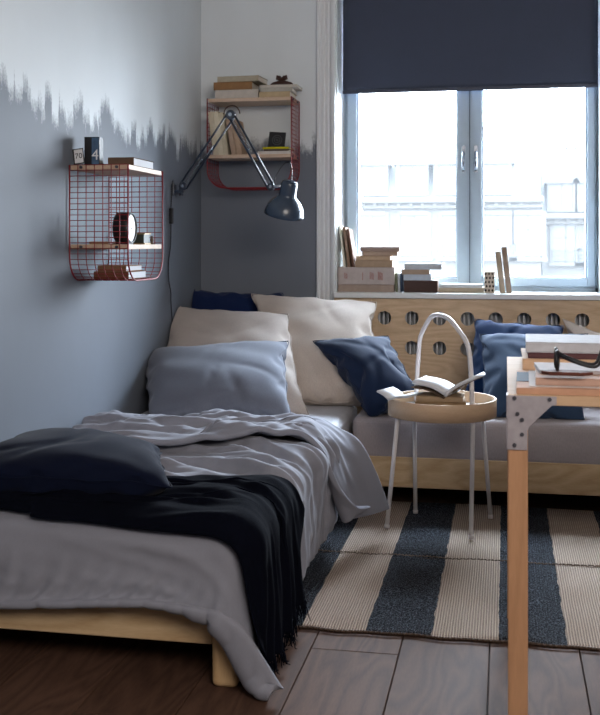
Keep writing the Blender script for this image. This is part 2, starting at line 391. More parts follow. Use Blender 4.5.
# ------------------------------------------------------------------ street outside
M_STONE = plain('pale_limestone', '#1e1d1b', .9, noise=.06, nscale=2)
M_ZINC = plain('zinc_roof', '#181b1d', .7, noise=.05, nscale=2)
M_OPEN = plain('far_window_glass', '#0d0f12', .6, noise=.1)
def building(name, label, x0, x1, y, ztop, zcorn, wins, dorm, chim=()):
    t = thing(name, label, 'building', ((x0 + x1) / 2, y, -14))
    MB().box((x0, y, -14), (x1, y + 9, zcorn)).build('wall', M_STONE, t)
    c = MB().box((x0 - .1, y - .45, zcorn - .12), (x1 + .1, y, zcorn + .12)).box((x0 - .05, y - .25, zcorn - .35), (x1 + .05, y, zcorn - .2))
    dn_ = MB()
    for k in range(int((x1 - x0) / .5)): dn_.box((x0 + k * .5, y - .32, zcorn - .25), (x0 + k * .5 + .14, y, zcorn - .12))
    dn_.build('dentils', M_STONE, t)['kind'] = 'stuff'
    MB().box((x0, y - .18, zcorn - 3.1), (x1, y, zcorn - 2.9)).build('string_course', M_STONE, t)
    c.box((x0, y - .12, zcorn - .3), (x1, y, zcorn))
    c.build('cornice', M_STONE, t, bevel=.03, seg=1)
    MB().add([(x0, y + .1, zcorn + .1), (x1, y + .1, zcorn + .1), (x1, y + 1.1, ztop), (x0, y + 1.1, ztop), (x0, y + 8, zcorn + .1), (x1, y + 8, zcorn + .1), (x1, y + 7, ztop + .2), (x0, y + 7, ztop + .2)],
             [(0, 1, 2, 3), (3, 2, 6, 7), (7, 6, 5, 4), (0, 3, 7, 4), (1, 5, 6, 2)]).build('mansard_roof', M_ZINC, t)
    for (cx, z0, w, h) in wins:
        w_ = MB(); w_.box((cx - w / 2 - .14, y - .1, z0 - .14), (cx - w / 2, y, z0 + h + .14)).box((cx + w / 2, y - .1, z0 - .14), (cx + w / 2 + .14, y, z0 + h + .14)).box((cx - w / 2, y - .14, z0 + h), (cx + w / 2, y, z0 + h + .18)).box((cx - w / 2 - .2, y - .2, z0 - .2), (cx + w / 2 + .2, y, z0 - .06))
        w_.box((cx - .04, y - .04, z0), (cx + .04, y - .005, z0 + h)).box((cx - w / 2, y - .04, z0 + h * .62), (cx + w / 2, y - .005, z0 + h * .62 + .06))
        f = w_.build('window', M_STONE, t)
        MB().box((cx - w / 2, y - .02, z0), (cx + w / 2, y - .004, z0 + h)).build('pane', M_OPEN, f)
        r = MB(); 
        for k in range(9): r.box((cx - w / 2 + k * w / 8 - .012, y - .17, z0 - .06), (cx - w / 2 + k * w / 8 + .012, y - .15, z0 + .5))
        r.box((cx - w / 2 - .1, y - .18, z0 + .5), (cx + w / 2 + .1, y - .14, z0 + .54)); r.build('railing', M_ZINC, f)
    for (cx, z0, w, h) in dorm:
        yy = y + .05
        d = MB().box((cx - w / 2 - .18, yy - .1, z0 - .1), (cx - w / 2, yy + .9, z0 + h)).box((cx + w / 2, yy - .1, z0 - .1), (cx + w / 2 + .18, yy + .9, z0 + h))
        d.box((cx - .04, yy - .03, z0), (cx + .04, yy, z0 + h)); d.box((cx - w / 2 - .2, yy - .15, z0 - .15), (cx + w / 2 + .2, yy + .1, z0))
        arc = [(cx + (w / 2 + .3) * math.cos(a), z0 + h + .42 * math.sin(a)) for a in [math.pi * k / 10 for k in range(11)]]
        d.prism([(a, b) for a, b in arc], -(yy + .9), -(yy - .16), Matrix(((1, 0, 0, 0), (0, 0, -1, 0), (0, 1, 0, 0), (0, 0, 0, 1))))
        f = d.build('dormer', M_STONE, t)
        MB().box((cx - w / 2, yy, z0), (cx + w / 2, yy + .02, z0 + h)).build('pane', M_OPEN, f)
    for (cx, z0, w, h) in chim:
        c = MB().box((cx - w / 2, y + 2, z0), (cx + w / 2, y + 3.2, z0 + h)).build('chimney', M_STONE, t)
        for k in range(3): MB().tube([(cx - w / 3 + k * w / 3, y + 2.6, z0 + h), (cx - w / 3 + k * w / 3, y + 2.6, z0 + h + .4)], .12, 8).build('chimney_pot', M_STONE, c)
    return t
YO = 44.
def ox(px): return onY(px, 200, YO).x
def oz(py): return onY(450, py, YO).z
building('apartment_building', 'pale stone apartment house with mansard dormers seen through the window', ox(362), ox(541), YO, oz(142), oz(200),
         [(ox(x), oz(256), 1.15, 1.7) for x in (372, 414, 456, 498, 528)], [(ox(x), oz(192), 1.0, 1.15) for x in (372, 412, 450, 495)], [(ox(530), oz(145), 1.0, 1.1), (ox(470), oz(145), 1.4, .6)])
building('apartment_building', 'paler lower town house with chimney at right beyond the window', ox(545), ox(660), YO + 3, oz(160), oz(215),
         [(ox(x) * 1.07, oz(262), 1.1, 1.6) for x in (566, 592, 620)], [(ox(x) * 1.07, oz(207), .9, 1.1) for x in (562, 590)], [(ox(575), oz(165), 1.2, 1.0)])
struct(MB().box((-60, 6, -14.2), (60, 90, -14)).build('ground', plain('street_stone', '#25231f', .9)))

# ------------------------------------------------------------------ cloth solver
def _proj(A, B, rest, k, wa=.5):
    d = B - A; L = np.sqrt((d * d).sum(-1, keepdims=True)) + 1e-9
    c = d * (k * (L - rest) / L * .5)
    A += c; B -= c
def grid_constraints(P, ru, rv, bend, shear=.5, stretch=1.):
    for p in (0, 1):
        a = P[:, p:-1:2]; b = P[:, p + 1::2][:, :a.shape[1]]; a = a[:, :b.shape[1]]
        _proj(a, b, ru[:, p::2][:, :a.shape[1]] if isinstance(ru, np.ndarray) else ru, stretch)
        a = P[p:-1:2]; b = P[p + 1::2][:a.shape[0]]; a = a[:b.shape[0]]
        _proj(a, b, rv, stretch)
    if isinstance(ru, np.ndarray): rum = ru.mean()
    else: rum = ru
    dg = math.sqrt(rum * rum + float(np.mean(rv)) ** 2)
    if shear:
        for p in (0, 1):
            n = (P.shape[0] - p) // 2
            A = P[p:p + 2 * n:2]; B = P[p + 1:p + 1 + 2 * n:2]
            m = min(A.shape[0], B.shape[0]); A = A[:m]; B = B[:m]
            _proj(A[:, :-1], B[:, 1:], dg, shear); _proj(A[:, 1:], B[:, :-1], dg, shear)
    if bend:
        for p in (0, 1, 2, 3):
            a = P[:, p:-2:4]; b = P[:, p + 2::4]; m = min(a.shape[1], b.shape[1])
            if m > 0: _proj(a[:, :m], b[:, :m], 2 * rum, bend)
            a = P[p:-2:4]; b = P[p + 2::4]; m = min(a.shape[0], b.shape[0])
            if m > 0: _proj(a[:m], b[:m], 2 * rv, bend)
def rbox(lo, hi, r):
    c = (np.array(lo) + np.array(hi)) / 2; h = (np.array(hi) - np.array(lo)) / 2
    def f(X):
        q0 = X - c; q = np.abs(q0) - (h - r); s = np.sign(q0)
        inside = (q < 0).all(-1)
        qm = np.maximum(q, 0); L = np.sqrt((qm * qm).sum(-1)) + 1e-9
        pen = (~inside) & (L < r)
        g = s * qm / L[..., None]
        X[pen] += g[pen] * (r - L[pen])[:, None]
        X[inside, 2] = c[2] + h[2]
        return pen | inside
    return f
def cloth(P, ru, rv, steps, colliders, iters=6, bend=.15, grav=-9., dt=.012, damp=.985, fric=.5, every=None, period=5, shear=.5, mu=.85):
    V = np.zeros_like(P); P = P.copy()
    for st in range(steps):
        V[..., 2] += grav * dt; V *= damp
        sp = np.sqrt((V * V).sum(-1, keepdims=True)); V *= np.minimum(1, 1.2 / (sp + 1e-9))
        O = P.copy(); P = P + V * dt
        for _ in range(iters): grid_constraints(P, ru, rv, bend, shear)
        hit = np.zeros(P.shape[:2], bool)
        for c in colliders: hit |= c(P)
        if every is not None and st % period == 0: hit |= every(P)
        if mu: P[hit, :2] = O[hit, :2] + (1 - mu) * (P[hit, :2] - O[hit, :2])
        V = (P - O) / dt; V[hit] *= (1 - fric)
    return P
def floor_c(z):
    def f(X):
        m = X[..., 2] < z; X[m, 2] = z; return m
    return f
def wall_c(x):
    def f(X):
        m = X[..., 0] < x; X[m, 0] = x; return m
    return f
def bvh_c(trees, th, rng=.09):
    def f(X):
        hit = np.zeros(X.shape[:2], bool)
        for j in range(X.shape[0]):
            for i in range(X.shape[1]):
                p = Vector(X[j, i])
                for tr_ in trees:
                    loc, n, idx, d = tr_.find_nearest(p, rng)
                    if loc is None: continue
                    s = (p - loc).dot(n)
                    if s < th: p = p + n * (th - s); hit[j, i] = True
                X[j, i] = p
        return hit
    return f
def bvh_of(P):
    ny, nx = P.shape[:2]
    fs = [((j * nx + i), (j * nx + i + 1), ((j + 1) * nx + i + 1), ((j + 1) * nx + i)) for j in range(ny - 1) for i in range(nx - 1)]
    return BVHTree.FromPolygons([tuple(p) for p in P.reshape(-1, 3)], fs)

# ------------------------------------------------------------------ beds
def bed(label, x0, x1, y0, y1, grp, along, zr0=.105, zr1=.212):
    """stackable pine bed: four rounded legs, two rails, two end boards, slats, mattress is its own thing"""
    t = thing('bed_frame', label, 'bed', ((x0 + x1) / 2, (y0 + y1) / 2, 0), group=None)
    w = .045
    for sx in (0, 1):
        for sy in (0, 1):
            lx = x0 if sx == 0 else x1 - .062; ly = y0 if sy == 0 else y1 - .045
            MB().box((lx, ly, .0), (lx + .062, ly + .045, .222)).build('leg', M_PINE_Z, t, bevel=.014, seg=4)
    mX, mY = M_PINE, M_PINE_Y
    a = .062
    MB().box((x0 + a, y0 + .006, zr0), (x1 - a, y0 + .028, zr1)).build('end_board' if along == 'y' else 'side_rail', mX, t, bevel=.003)
    MB().box((x0 + a, y1 - .028, zr0), (x1 - a, y1 - .006, zr1)).build('end_board' if along == 'y' else 'side_rail', mX, t, bevel=.003)
    MB().box((x0 + .02, y0 + .045, zr0), (x0 + .042, y1 - .045, zr1)).build('side_rail' if along == 'y' else 'end_board', mY, t, bevel=.003)
    MB().box((x1 - .042, y0 + .045, zr0), (x1 - .02, y1 - .045, zr1)).build('side_rail' if along == 'y' else 'end_board', mY, t, bevel=.003)
    n = 14
    sl = None
    for k in range(n):
        if along == 'y':
            y = y0 + .08 + (y1 - y0 - .22) * k / (n - 1)
            if sl is None: sl = MB().box((x0 + .045, -.03, 0), (x1 - .045, .03, .016)); sl = sl.build('slat', M_PINE, t, world=False); o = sl; base = t.location
            else: o = sl.copy(); C.objects.link(o)
            o.location = (-t.location.x, y - t.location.y, .165)
        else:
            x = x0 + .08 + (x1 - x0 - .22) * k / (n - 1)
            if sl is None: sl = MB().box((-.03, y0 + .045, 0), (.03, y1 - .045, .016)).build('slat', M_PINE_Y, t, world=False); o = sl
            else: o = sl.copy(); C.objects.link(o)
            o.location = (x - t.location.x, -t.location.y, .165)
        o.parent = t
    return t
bed('low pine bed frame along the left wall under the duvet', -1.425, -.60, 2.325, 4.375, None, 'y', .096)
bed('low pine daybed frame under the window wall', -.592, 1.46, 3.998, 4.785, None, 'x', .088, .203)
def rounded_mattress(name, label, lo, hi, m, r=.03, piping=True):
    t = thing(name, label, 'mattress', ((lo[0] + hi[0]) / 2, (lo[1] + hi[1]) / 2, lo[2]))
    nx, ny = 40, 40
    b = MB().box(lo, hi).build('mattress_body', m, t, bevel=r, seg=5)
    return t
M_SHEET = fabric('grey_fitted_sheet', '#9a9294', .1)
M_SHEETW = fabric('pale_fitted_sheet', '#b4b4ba', .1)
rounded_mattress('mattress', 'pale sheeted mattress on the bed under the duvet', (-1.42, 2.345, .182), (-.603, 4.36, .352), M_SHEETW)
rounded_mattress('mattress', 'grey sheeted daybed mattress below the windowsill', (-.580, 4.010, .182), (1.45, 4.778, .350), M_SHEET)

# ------------------------------------------------------------------ duvet (simulated drape)
def fbm(P, s, seed):
    rs = np.random.RandomState(seed); out = np.zeros(P.shape[:-1])
    for k in range(10):
        d = rs.normal(size=2); d /= np.linalg.norm(d); f = s * (1 + rs.rand() * 1.6)
        out += np.sin((P[..., 0] * d[0] + P[..., 1] * d[1]) * f + rs.rand() * 6.3) / 10 ** .5
    return out
M_DUVET = fabric('duvet_cotton', '#83848e', .12, 1400, .04, .12)
bedc = rbox((-1.60, 2.315 - .03, -.2), (-.585 + .02, 4.8, .385), .07)
def pin_c(pins, total):
    """hold a few points of the cloth by hand: (j, i, target)"""
    st = {'n': 0, 'p0': None}
    def f(X):
        if st['p0'] is None: st['p0'] = [X[j, i].copy() for j, i, _ in pins]
        st['n'] += 1; a = min(1, st['n'] / total)
        for (j, i, tg), p0 in zip(pins, st['p0']): X[j, i] = p0 * (1 - a) + np.array(tg) * a
        return np.zeros(X.shape[:2], bool)
    return f
nx, ny = 100, 140
LU, LV = 1.07, 1.41
u = np.linspace(0, 1, nx); v = np.linspace(0, 1, ny)
UU, VV = np.meshgrid(u, v)
P = np.zeros((ny, nx, 3))
P[..., 0] = -1.412 + UU * 1.05
# the foot 20% is smooth, the rest is pushed together in folds
hang = .24
P[..., 1] = 2.285 - .125 + VV * (1.31 + .16 * UU)
flat_foot = np.clip((P[..., 1] - 2.32) / .25, 0, 1)
phi = P[..., 1] * 46 + 3.0 * np.sin(P[..., 0] * 2.6 + .6) + 3.5 * P[..., 0] + 1.2 * fbm(P, 5, 4)
P[..., 2] = .405 + flat_foot * .006 * np.sin(phi) + .003 * fbm(P, 30, 9)
HEM = [(1, (-.483, 2.30, .022)), (.95, (-.512, 2.293, .07)), (.90, (-.545, 2.283, .125)), (.85, (-.578, 2.272, .178)), (.80, (-.625, 2.262, .205)), (.72, (-.70, 2.258, .214)), (.62, (-.80, 2.258, .222)), (.5, (-.92, 2.256, .212)), (.38, (-1.04, 2.258, .198)), (.25, (-1.17, 2.256, .185)), (.12, (-1.30, 2.258, .175))]
duv = cloth(P, LU / (nx - 1), LV / (ny - 1), 90, [bedc, floor_c(.02), wall_c(-1.418), pin_c([(0, i_, tuple(float(np.interp(i_ / (nx - 1), [h[0] for h in HEM][::-1], [h[1][k] for h in HEM][::-1])) for k in range(3))) for i_ in range(0, nx)], 60)], iters=9, bend=.015, fric=.93, shear=.25)
def folds(P, params, env):
    """raise soft sharp-crested folds along the surface normal; params: (wavelength, slope, bend, amp, seed)"""
    ny_, nx_ = P.shape[:2]
    a = np.gradient(P, axis=1); b = np.gradient(P, axis=0); n = np.cross(a, b); n /= np.linalg.norm(n, axis=-1, keepdims=True) + 1e-9
    n[n[..., 2] < -.2] *= -1
    su = np.cumsum(np.linalg.norm(a, axis=-1), 1); sv = np.cumsum(np.linalg.norm(b, axis=-1), 0)
    h = np.zeros((ny_, nx_)); nz_ = mathutils.noise.noise
    for lam, ln, slope, bend_, amp, sd in params:
        for j in range(ny_):
            for i in range(nx_):
                x_, y_ = su[j, i], sv[j, i]
                y_ += slope * x_ + bend_ * x_ * x_ + .035 * nz_(Vector((x_ * 3, y_ * 3, sd + .5)))
                q = nz_(Vector((x_ / ln, y_ / lam, sd * 1.37)))
                r_ = max(0, 1 - abs(q) * 2.6)
                h[j, i] += amp * (r_ ** 1.6 - .3) * (.55 + .9 * nz_(Vector((x_ * 4, y_ * 5, sd * 2.1 + 9))))
    return P + n * (h * env)[..., None]
UU, VV = np.meshgrid(u, v)
ef = np.clip((VV - .14) / .14, .18, 1) * np.clip(VV * 30, 0, 1) * np.clip((1 - UU) * 12 + .35, 0, 1) * (1 - .35 * np.clip((UU - .72) * 8, 0, 1))
duv = folds(duv, [(.090, .55, -.05, .20, .052, 21), (.062, .40, .10, .16, .038, 31), (.045, .30, -.12, .26, .014, 41)], ef)
dmb = MB().grid(duv); duvet = dmb.build('duvet', M_DUVET, solid=.022, subsurf=1)
tag(duvet, 'rumpled lavender grey duvet spread over the low bed', 'duvet')
# folded back top of the duvet
nx2, ny2 = 100, 46
UU, VV = np.meshgrid(np.linspace(0, 1, nx2), np.linspace(0, 1, ny2))
P = np.zeros((ny2, nx2, 3))
lenu = 1.0 + .18 * VV[:, :1] ** 2
P[..., 0] = -1.412 + UU * lenu * .96
sT = np.clip((UU - .5) / .5, 0, 1)
P[..., 1] = (3.0 + .42 * sT) * (1 - VV) + (3.46 + .15 * sT) * VV
P[..., 2] = .50 + .014 * fbm(P, 22, 5) + .018 * np.sin(P[..., 1] * 48 + P[..., 0] * 7 + 1.5 * fbm(P, 5, 2))
bed2 = rbox((-1.60, 2.315 - .05, -.2), (-.585 + .03, 4.8, .395), .07)
fold = cloth(P, (lenu / (nx2 - 1))[:, :, None] * np.ones((ny2, nx2 - 1, 1)), ((.54 - .30 * sT[:1]) / (ny2 - 1))[:, :, None], 80, [bed2, floor_c(.03), wall_c(-1.415), pin_c([(ny2 - 1, i_, tuple(float(np.interp(i_ / (nx2 - 1), [.74, .80, .87, .94, 1.], c_)) for c_ in ((-.535, -.475, -.44, -.41, -.385), (3.60, 3.605, 3.61, 3.615, 3.62), (.390, .325, .25, .175, .10)))) for i_ in range(int(nx2 * .75), nx2)] + [(0, nx2 - 1, (-.435, 3.48, .15))], 55)], iters=9, bend=.02, fric=.92, shear=.3, every=bvh_c([bvh_of(duv)], .042), period=6)
UU, VV = np.meshgrid(np.linspace(0, 1, nx2), np.linspace(0, 1, ny2))
fold = folds(fold, [(.075, .30, .10, -.06, .034, 51), (.045, .2, -.10, .05, .018, 61)], np.clip(VV * (1 - VV) * 12, .1, 1) * np.clip((1 - UU) * 4.5, .08, 1))
for _ in range(6):
    sm_ = fold.copy(); sm_[1:-1, 1:-1] = .25 * (fold[:-2, 1:-1] + fold[2:, 1:-1] + fold[1:-1, :-2] + fold[1:-1, 2:])
    sm_[-1, 1:-1] = .5 * (fold[-1, :-2] + fold[-1, 2:]); sm_[1:-1, -1] = .5 * (fold[:-2, -1] + fold[2:, -1])
    w_s = np.clip((UU - .70) * 6, 0, .9)[..., None]; fold = fold * (1 - w_s) + sm_ * w_s
fo = MB().grid(fold).build('folded_back_edge', M_DUVET, duvet, world=False, solid=.02, subsurf=1)

# throw with fringe
M_THROW = fabric('black_navy_wool', '#080a13', .0, 700, .15, .5, 1., .03)
nx3, ny3 = 100, 50
UU, VV = np.meshgrid(np.linspace(0, 1, nx3), np.linspace(0, 1, ny3))
P = np.zeros((ny3, nx3, 3))
wd = .24 + .26 * np.clip((UU - .3) / .6, 0, 1)
P[..., 0] = -1.40 + UU * 1.06
P[..., 1] = 2.31 + VV * wd + .015 * np.sin(UU * 7)
P[..., 2] = .53 + .028 * np.sin(VV * 26 + 1.5 * np.sin(UU * 4)) * (1 - .6 * UU) + .01 * fbm(P, 20, 8)
bed3 = rbox((-1.60, 2.315 - .05, -.2), (-.585 + .04, 4.8, .40), .07)
thr = cloth(P, 1.10 / (nx3 - 1), .60 / (ny3 - 1), 90, [bed3, floor_c(.04), wall_c(-1.415)], iters=10, bend=.03, fric=.85, shear=.3, every=bvh_c([bvh_of(duv)], .022), period=5)
UU, VV = np.meshgrid(np.linspace(0, 1, nx3), np.linspace(0, 1, ny3))
thr = folds(thr, [(.065, .6, .02, .03, .032, 71), (.04, .4, -.04, .02, .012, 81)], np.clip(VV * (1 - VV) * 14, .1, 1) * np.clip((1 - UU) * 6 + .3, 0, 1))
# lift the wool clear of the duvet: straight up on the bed, sideways where it hangs
for D_ in (duv, fold):
    tr_ = bvh_of(D_)
    for j in range(thr.shape[0]):
        for i in range(thr.shape[1]):
            p = Vector(thr[j, i])
            if p.x < -.62:
                h_ = tr_.ray_cast(Vector((p.x, p.y, 1.0)), Vector((0, 0, -1)), .8)[0]
                if h_ is not None and p.z < h_.z + .014: thr[j, i, 2] = h_.z + .014
            else:
                d_ = Vector((p.x + .66, 0, p.z - .30)).normalized(); o_ = Vector((-.66, p.y, .30)) + d_ * .8
                h_ = tr_.ray_cast(o_, -d_, .8)[0]
                if h_ is not None:
                    L0 = (Vector((p.x + .66, 0, p.z - .30))).length; L1 = (Vector((h_.x + .66, 0, h_.z - .30))).length + .016
                    if L0 < L1: q_ = Vector((-.66, p.y, .30)) + d_ * L1; thr[j, i] = (q_.x, p.y, q_.z)
for _ in range(2):
    thr[1:-1, 1:-1] = .5 * thr[1:-1, 1:-1] + .125 * (thr[:-2, 1:-1] + thr[2:, 1:-1] + thr[1:-1, :-2] + thr[1:-1, 2:]) + np.array([0, 0, .0015])
throw = MB().grid(thr).build('throw_blanket', M_THROW, solid=.006, subsurf=1)
tag(throw, 'near black navy wool throw with fringe across the foot of the bed', 'blanket')
fr = MB(); rr_ = random.Random(3)
for j in range(0, ny3):
    for rep in range(3):
        j2 = min(j + 1, ny3 - 1); f_ = rr_.random()
        p = Vector(thr[j, -1]) * (1 - f_) + Vector(thr[j2, -1]) * f_
        pts = [p + Vector((0, 0, .004))]
        dx, dy = rr_.uniform(-.3, .4), rr_.uniform(-.35, .35)
        L = rr_.uniform(.03, .055)
        for k in range(1, 5): 
            q = p + Vector((dx * L * k / 4 + rr_.uniform(-.002, .002), dy * L * k / 4 + rr_.uniform(-.002, .002), -L * k / 4)); q.z = max(q.z, .02); pts.append(q)
        fr.tube(pts, [.0014, .0017, .0016, .0014, .0008], 4)
fo = fr.build('fringe', M_THROW, throw, world=False); fo['kind'] = 'stuff'

# ------------------------------------------------------------------ pillows (inflated by pressure)
def pillow_sim(w, h, thick, seed, n=40, steps=150):
    ru = w / (n - 1); rv = h / (n - 1)
    U, V_ = np.meshgrid(np.linspace(-.5, .5, n), np.linspace(-.5, .5, n))
    Fp = np.stack([U * w * .97, V_ * h * .97, .01 + 0 * U], -1); Bp = Fp.copy(); Bp[..., 2] *= -1
    Fp[..., 2] += .004 * fbm(Fp, 30, seed); Bp[..., 2] += .004 * fbm(Fp, 30, seed + 50)
    VF = np.zeros_like(Fp); VB = np.zeros_like(Bp); dt = .02
    Vt = w * h * thick * .55
    def nrm(X):
        a = np.gradient(X, axis=1); b = np.gradient(X, axis=0); return np.cross(a, b)
    for st in range(steps):
        vol = ((Fp[..., 2] - Bp[..., 2])).sum() * ru * rv
        pr = max(0, (Vt - vol) / Vt) * 2.2 / (ru * rv) * .5
        OF, OB = Fp.copy(), Bp.copy()
        VF = (VF + nrm(Fp) * pr * dt * 3) * .93; VB = (VB - nrm(Bp) * pr * dt * 3) * .93
        Fp = Fp + VF * dt; Bp = Bp + VB * dt
        for _ in range(4):
            grid_constraints(Fp, ru, rv, .08, .25); grid_constraints(Bp, ru, rv, .08, .25)
            for sl in ((0, slice(None)), (-1, slice(None)), (slice(None), 0), (slice(None), -1)):
                mm = (Fp[sl] + Bp[sl]) / 2; mm[:, 2] *= .9; Fp[sl] = mm; Bp[sl] = mm
        VF = (Fp - OF) / dt; VB = (Bp - OB) / dt
    return Fp, Bp
def pillow(name, label, corners, thick, m, seed, cat='pillow', sag=.3, seam=True, group=None, bow=0., zmin=.354, ymax=4.785):
    """corners TL, TR, BR, BL in the room; the inflated cushion is laid into that quad"""
    TL, TR, BR, BL = [np.array(c, float) for c in corners]
    w = (np.linalg.norm(TR - TL) + np.linalg.norm(BR - BL)) / 2; h = (np.linalg.norm(TL - BL) + np.linalg.norm(TR - BR)) / 2
    Fp, Bp = pillow_sim(w, h, thick, seed)
    cw = abs(Fp[0, 0, 0]) ; ch = abs(Fp[0, 0, 1])
    nrm = np.cross(TR - TL, TL - BL); nrm /= np.linalg.norm(nrm)
    if nrm[1] > 0: nrm = -nrm
    base = (TL + TR + BR + BL) / 4
    t = thing(name, label, cat, tuple(BL * .5 + BR * .5), group=group)
    def mp(X):
        a = X[..., 0:1] / (2 * cw) + .5; b = X[..., 1:2] / (2 * ch) + .5
        q = (BL * (1 - a) * (1 - b) + BR * a * (1 - b) + TR * a * b + TL * (1 - a) * b)
        tz = X[..., 2:3] * (1 + sag * (.5 - b) * 2)
        return q + nrm * tz - nrm * bow * np.sin(np.clip(b, 0, 1) * math.pi) * .5
    # real cases keep nearly straight seams
    for ax, half in ((0, cw), (1, ch)):
        X0 = Fp if True else None
        if ax == 0: ext = (np.abs(Fp[:, 0, 0]) + np.abs(Fp[:, -1, 0])) / 2; k_ = (1 + (half / ext - 1) * .7)[:, None]
        else: ext = (np.abs(Fp[0, :, 1]) + np.abs(Fp[-1, :, 1])) / 2; k_ = (1 + (half / ext - 1) * .7)[None, :]
        Fp[..., ax] *= k_; Bp[..., ax] *= k_
    Ua, Va = np.clip(Fp[..., 0] / cw, -1, 1), np.clip(Fp[..., 1] / ch, -1, 1)
    lens = thick * .5 * (np.clip(1 - Ua ** 2, 0, 1) * np.clip(1 - Va ** 2, 0, 1)) ** .62
    zm_ = (Fp[..., 2] + Bp[..., 2]) / 2
    Fp[..., 2] = .35 * (Fp[..., 2] - zm_) + .65 * lens + zm_; Bp[..., 2] = .35 * (Bp[..., 2] - zm_) - .65 * lens + zm_
    # creases
    UV = np.stack([Fp[..., 0], Fp[..., 1]], -1)
    rs = np.random.RandomState(seed + 7)
    edge = np.clip(1 - (Fp[..., 0] / cw) ** 2, 0, 1) * np.clip(1 - (Fp[..., 1] / ch) ** 2, 0, 1)
    env = np.clip(edge * 5, 0, 1)
    for q in range(5):
        c0 = np.array([rs.uniform(-.9, .9) * cw, rs.choice([-1, 1]) * rs.uniform(.3, .95) * ch]); an = math.atan2(-c0[1], -c0[0]) + rs.uniform(-.5, .5)
        dx_ = (UV - c0) @ np.array([math.cos(an), math.sin(an)]); dy_ = (UV - c0) @ np.array([-math.sin(an), math.cos(an)]) + .02 * np.sin(dx_ * 14 + q)
        Fp[..., 2] -= env * .006 * np.exp(-(dy_ / .011) ** 2) * np.exp(-((dx_ - .06) / .11) ** 2)
    Fp[..., 2] += env * .0025 * fbm(UV, 20, seed + 3)
    A, B = mp(Fp), mp(Bp)
    for Q_ in (A, B):
        Q_[..., 0] = np.maximum(Q_[..., 0], XL + .008)
        if zmin is not None: Q_[..., 2] = np.maximum(Q_[..., 2], zmin)
        if ymax is not None: Q_[..., 1] = np.minimum(Q_[..., 1], ymax)
    n = A.shape[0]; vs = [tuple(p) for p in A.reshape(-1, 3)]; idx = np.arange(n * n).reshape(n, n); jdx = idx.copy(); k = n * n
    for j in range(n):
        for i in range(n):
            if 0 < i < n - 1 and 0 < j < n - 1: jdx[j, i] = k; k += 1; vs.append(tuple(B[j, i]))
    fs = []
    for j in range(n - 1):
        for i in range(n - 1):
            fs.append((idx[j, i], idx[j, i + 1], idx[j + 1, i + 1], idx[j + 1, i])); fs.append((jdx[j, i], jdx[j + 1, i], jdx[j + 1, i + 1], jdx[j, i + 1]))
    fs = [tuple(int(x) for x in f) for f in fs]
    o = MB().add(vs, fs, None, True).build('pillow_case', m, t, subsurf=1)
    if seam:
        ring = [A[0, i] for i in range(n)] + [A[j, -1] for j in range(1, n)] + [A[-1, i] for i in range(n - 2, -1, -1)] + [A[j, 0] for j in range(n - 2, -1, -1)]
        MB().tube([tuple(p) for p in ring], .0022, 6).build('seam', m, t)
    return t
M_P_GREY = fabric('blue_grey_linen', '#666a76', .2)
M_P_BEIGE = fabric('beige_linen', '#b3a9a2', .2)
M_P_BEIGE2 = fabric('warm_beige_linen', '#b8aca2', .2)
M_P_NAVY = fabric('navy_cotton', '#0f1f44', .15, 900, .08)
M_P_NAVY2 = fabric('navy_velvet', '#15223b', .15, 900, .08)
M_P_BLUE = fabric('bright_navy_cotton', '#08264e', .12)
M_P_STEEL = fabric('steel_blue_cotton', '#2b3c54', .1)
M_P_DARK = fabric('midnight_cotton', '#0b1124', .05, 900, .08, spec=.08)
pillow('pillow', 'navy pillow in the room corner behind the beige pillows', [onY(179, 289, 4.72), onY(283, 293, 4.72), onY(290, 380, 4.62), onY(180, 380, 4.60)], .12, M_P_NAVY, 11)
pillow('pillow', 'beige pillow leaning near the left wall behind the blue-grey one', [onY(163, 306, 4.50), onY(288, 314, 4.46), onY(309, 417, 4.02), onY(160, 420, 4.08)], .17, M_P_BEIGE, 12)
pillow('pillow', 'large beige pillow leaning on the window casing', [onY(251, 294, 4.62), onY(376, 302, 4.66), onY(378, 404, 4.22), onY(276, 412, 4.20)], .17, M_P_BEIGE2, 13)
pillow('pillow', 'blue-grey pillow lying in front at the head of the bed', [onY(141, 351, 4.18), onY(288, 341, 4.22), onY(292, 420, 3.78), onY(148, 432, 3.72)], .17, M_P_GREY, 14)
pillow('cushion', 'dark navy cushion tilted on the grey daybed mattress', [onY(313, 341, 4.30), onY(388, 336, 4.36), onY(426, 404, 4.14), onY(371, 419, 4.02)], .17, M_P_NAVY2, 15, 'cushion')
pillow('cushion', 'bright navy cushion behind the steel blue cushion at right', [onY(475, 319, 4.62), onY(563, 326, 4.62), onY(560, 408, 4.34), onY(462, 405, 4.36)], .13, M_P_BLUE, 16, 'cushion')
pillow('cushion', 'steel blue cushion standing on the daybed behind the worktable', [onY(480, 334, 4.42), onY(588, 334, 4.42), onY(584, 428, 4.10), onY(481, 424, 4.10)], .16, M_P_STEEL, 17, 'cushion')
pillow('pillow', 'beige pillow at the right end of the daybed', [onY(563, 319, 4.70), onY(640, 348, 4.66), onY(640, 415, 4.40), onY(590, 412, 4.44)], .12, M_P_BEIGE2, 18)
zc = .485
pillow('cushion', 'midnight blue cushion lying flat on the foot of the bed', [(-1.40, 2.88, .440), (-.95, 2.83, .430), (-.785, 2.42, .432), (-1.34, 2.36, .435)], .135, M_P_DARK, 19, 'cushion', sag=0)

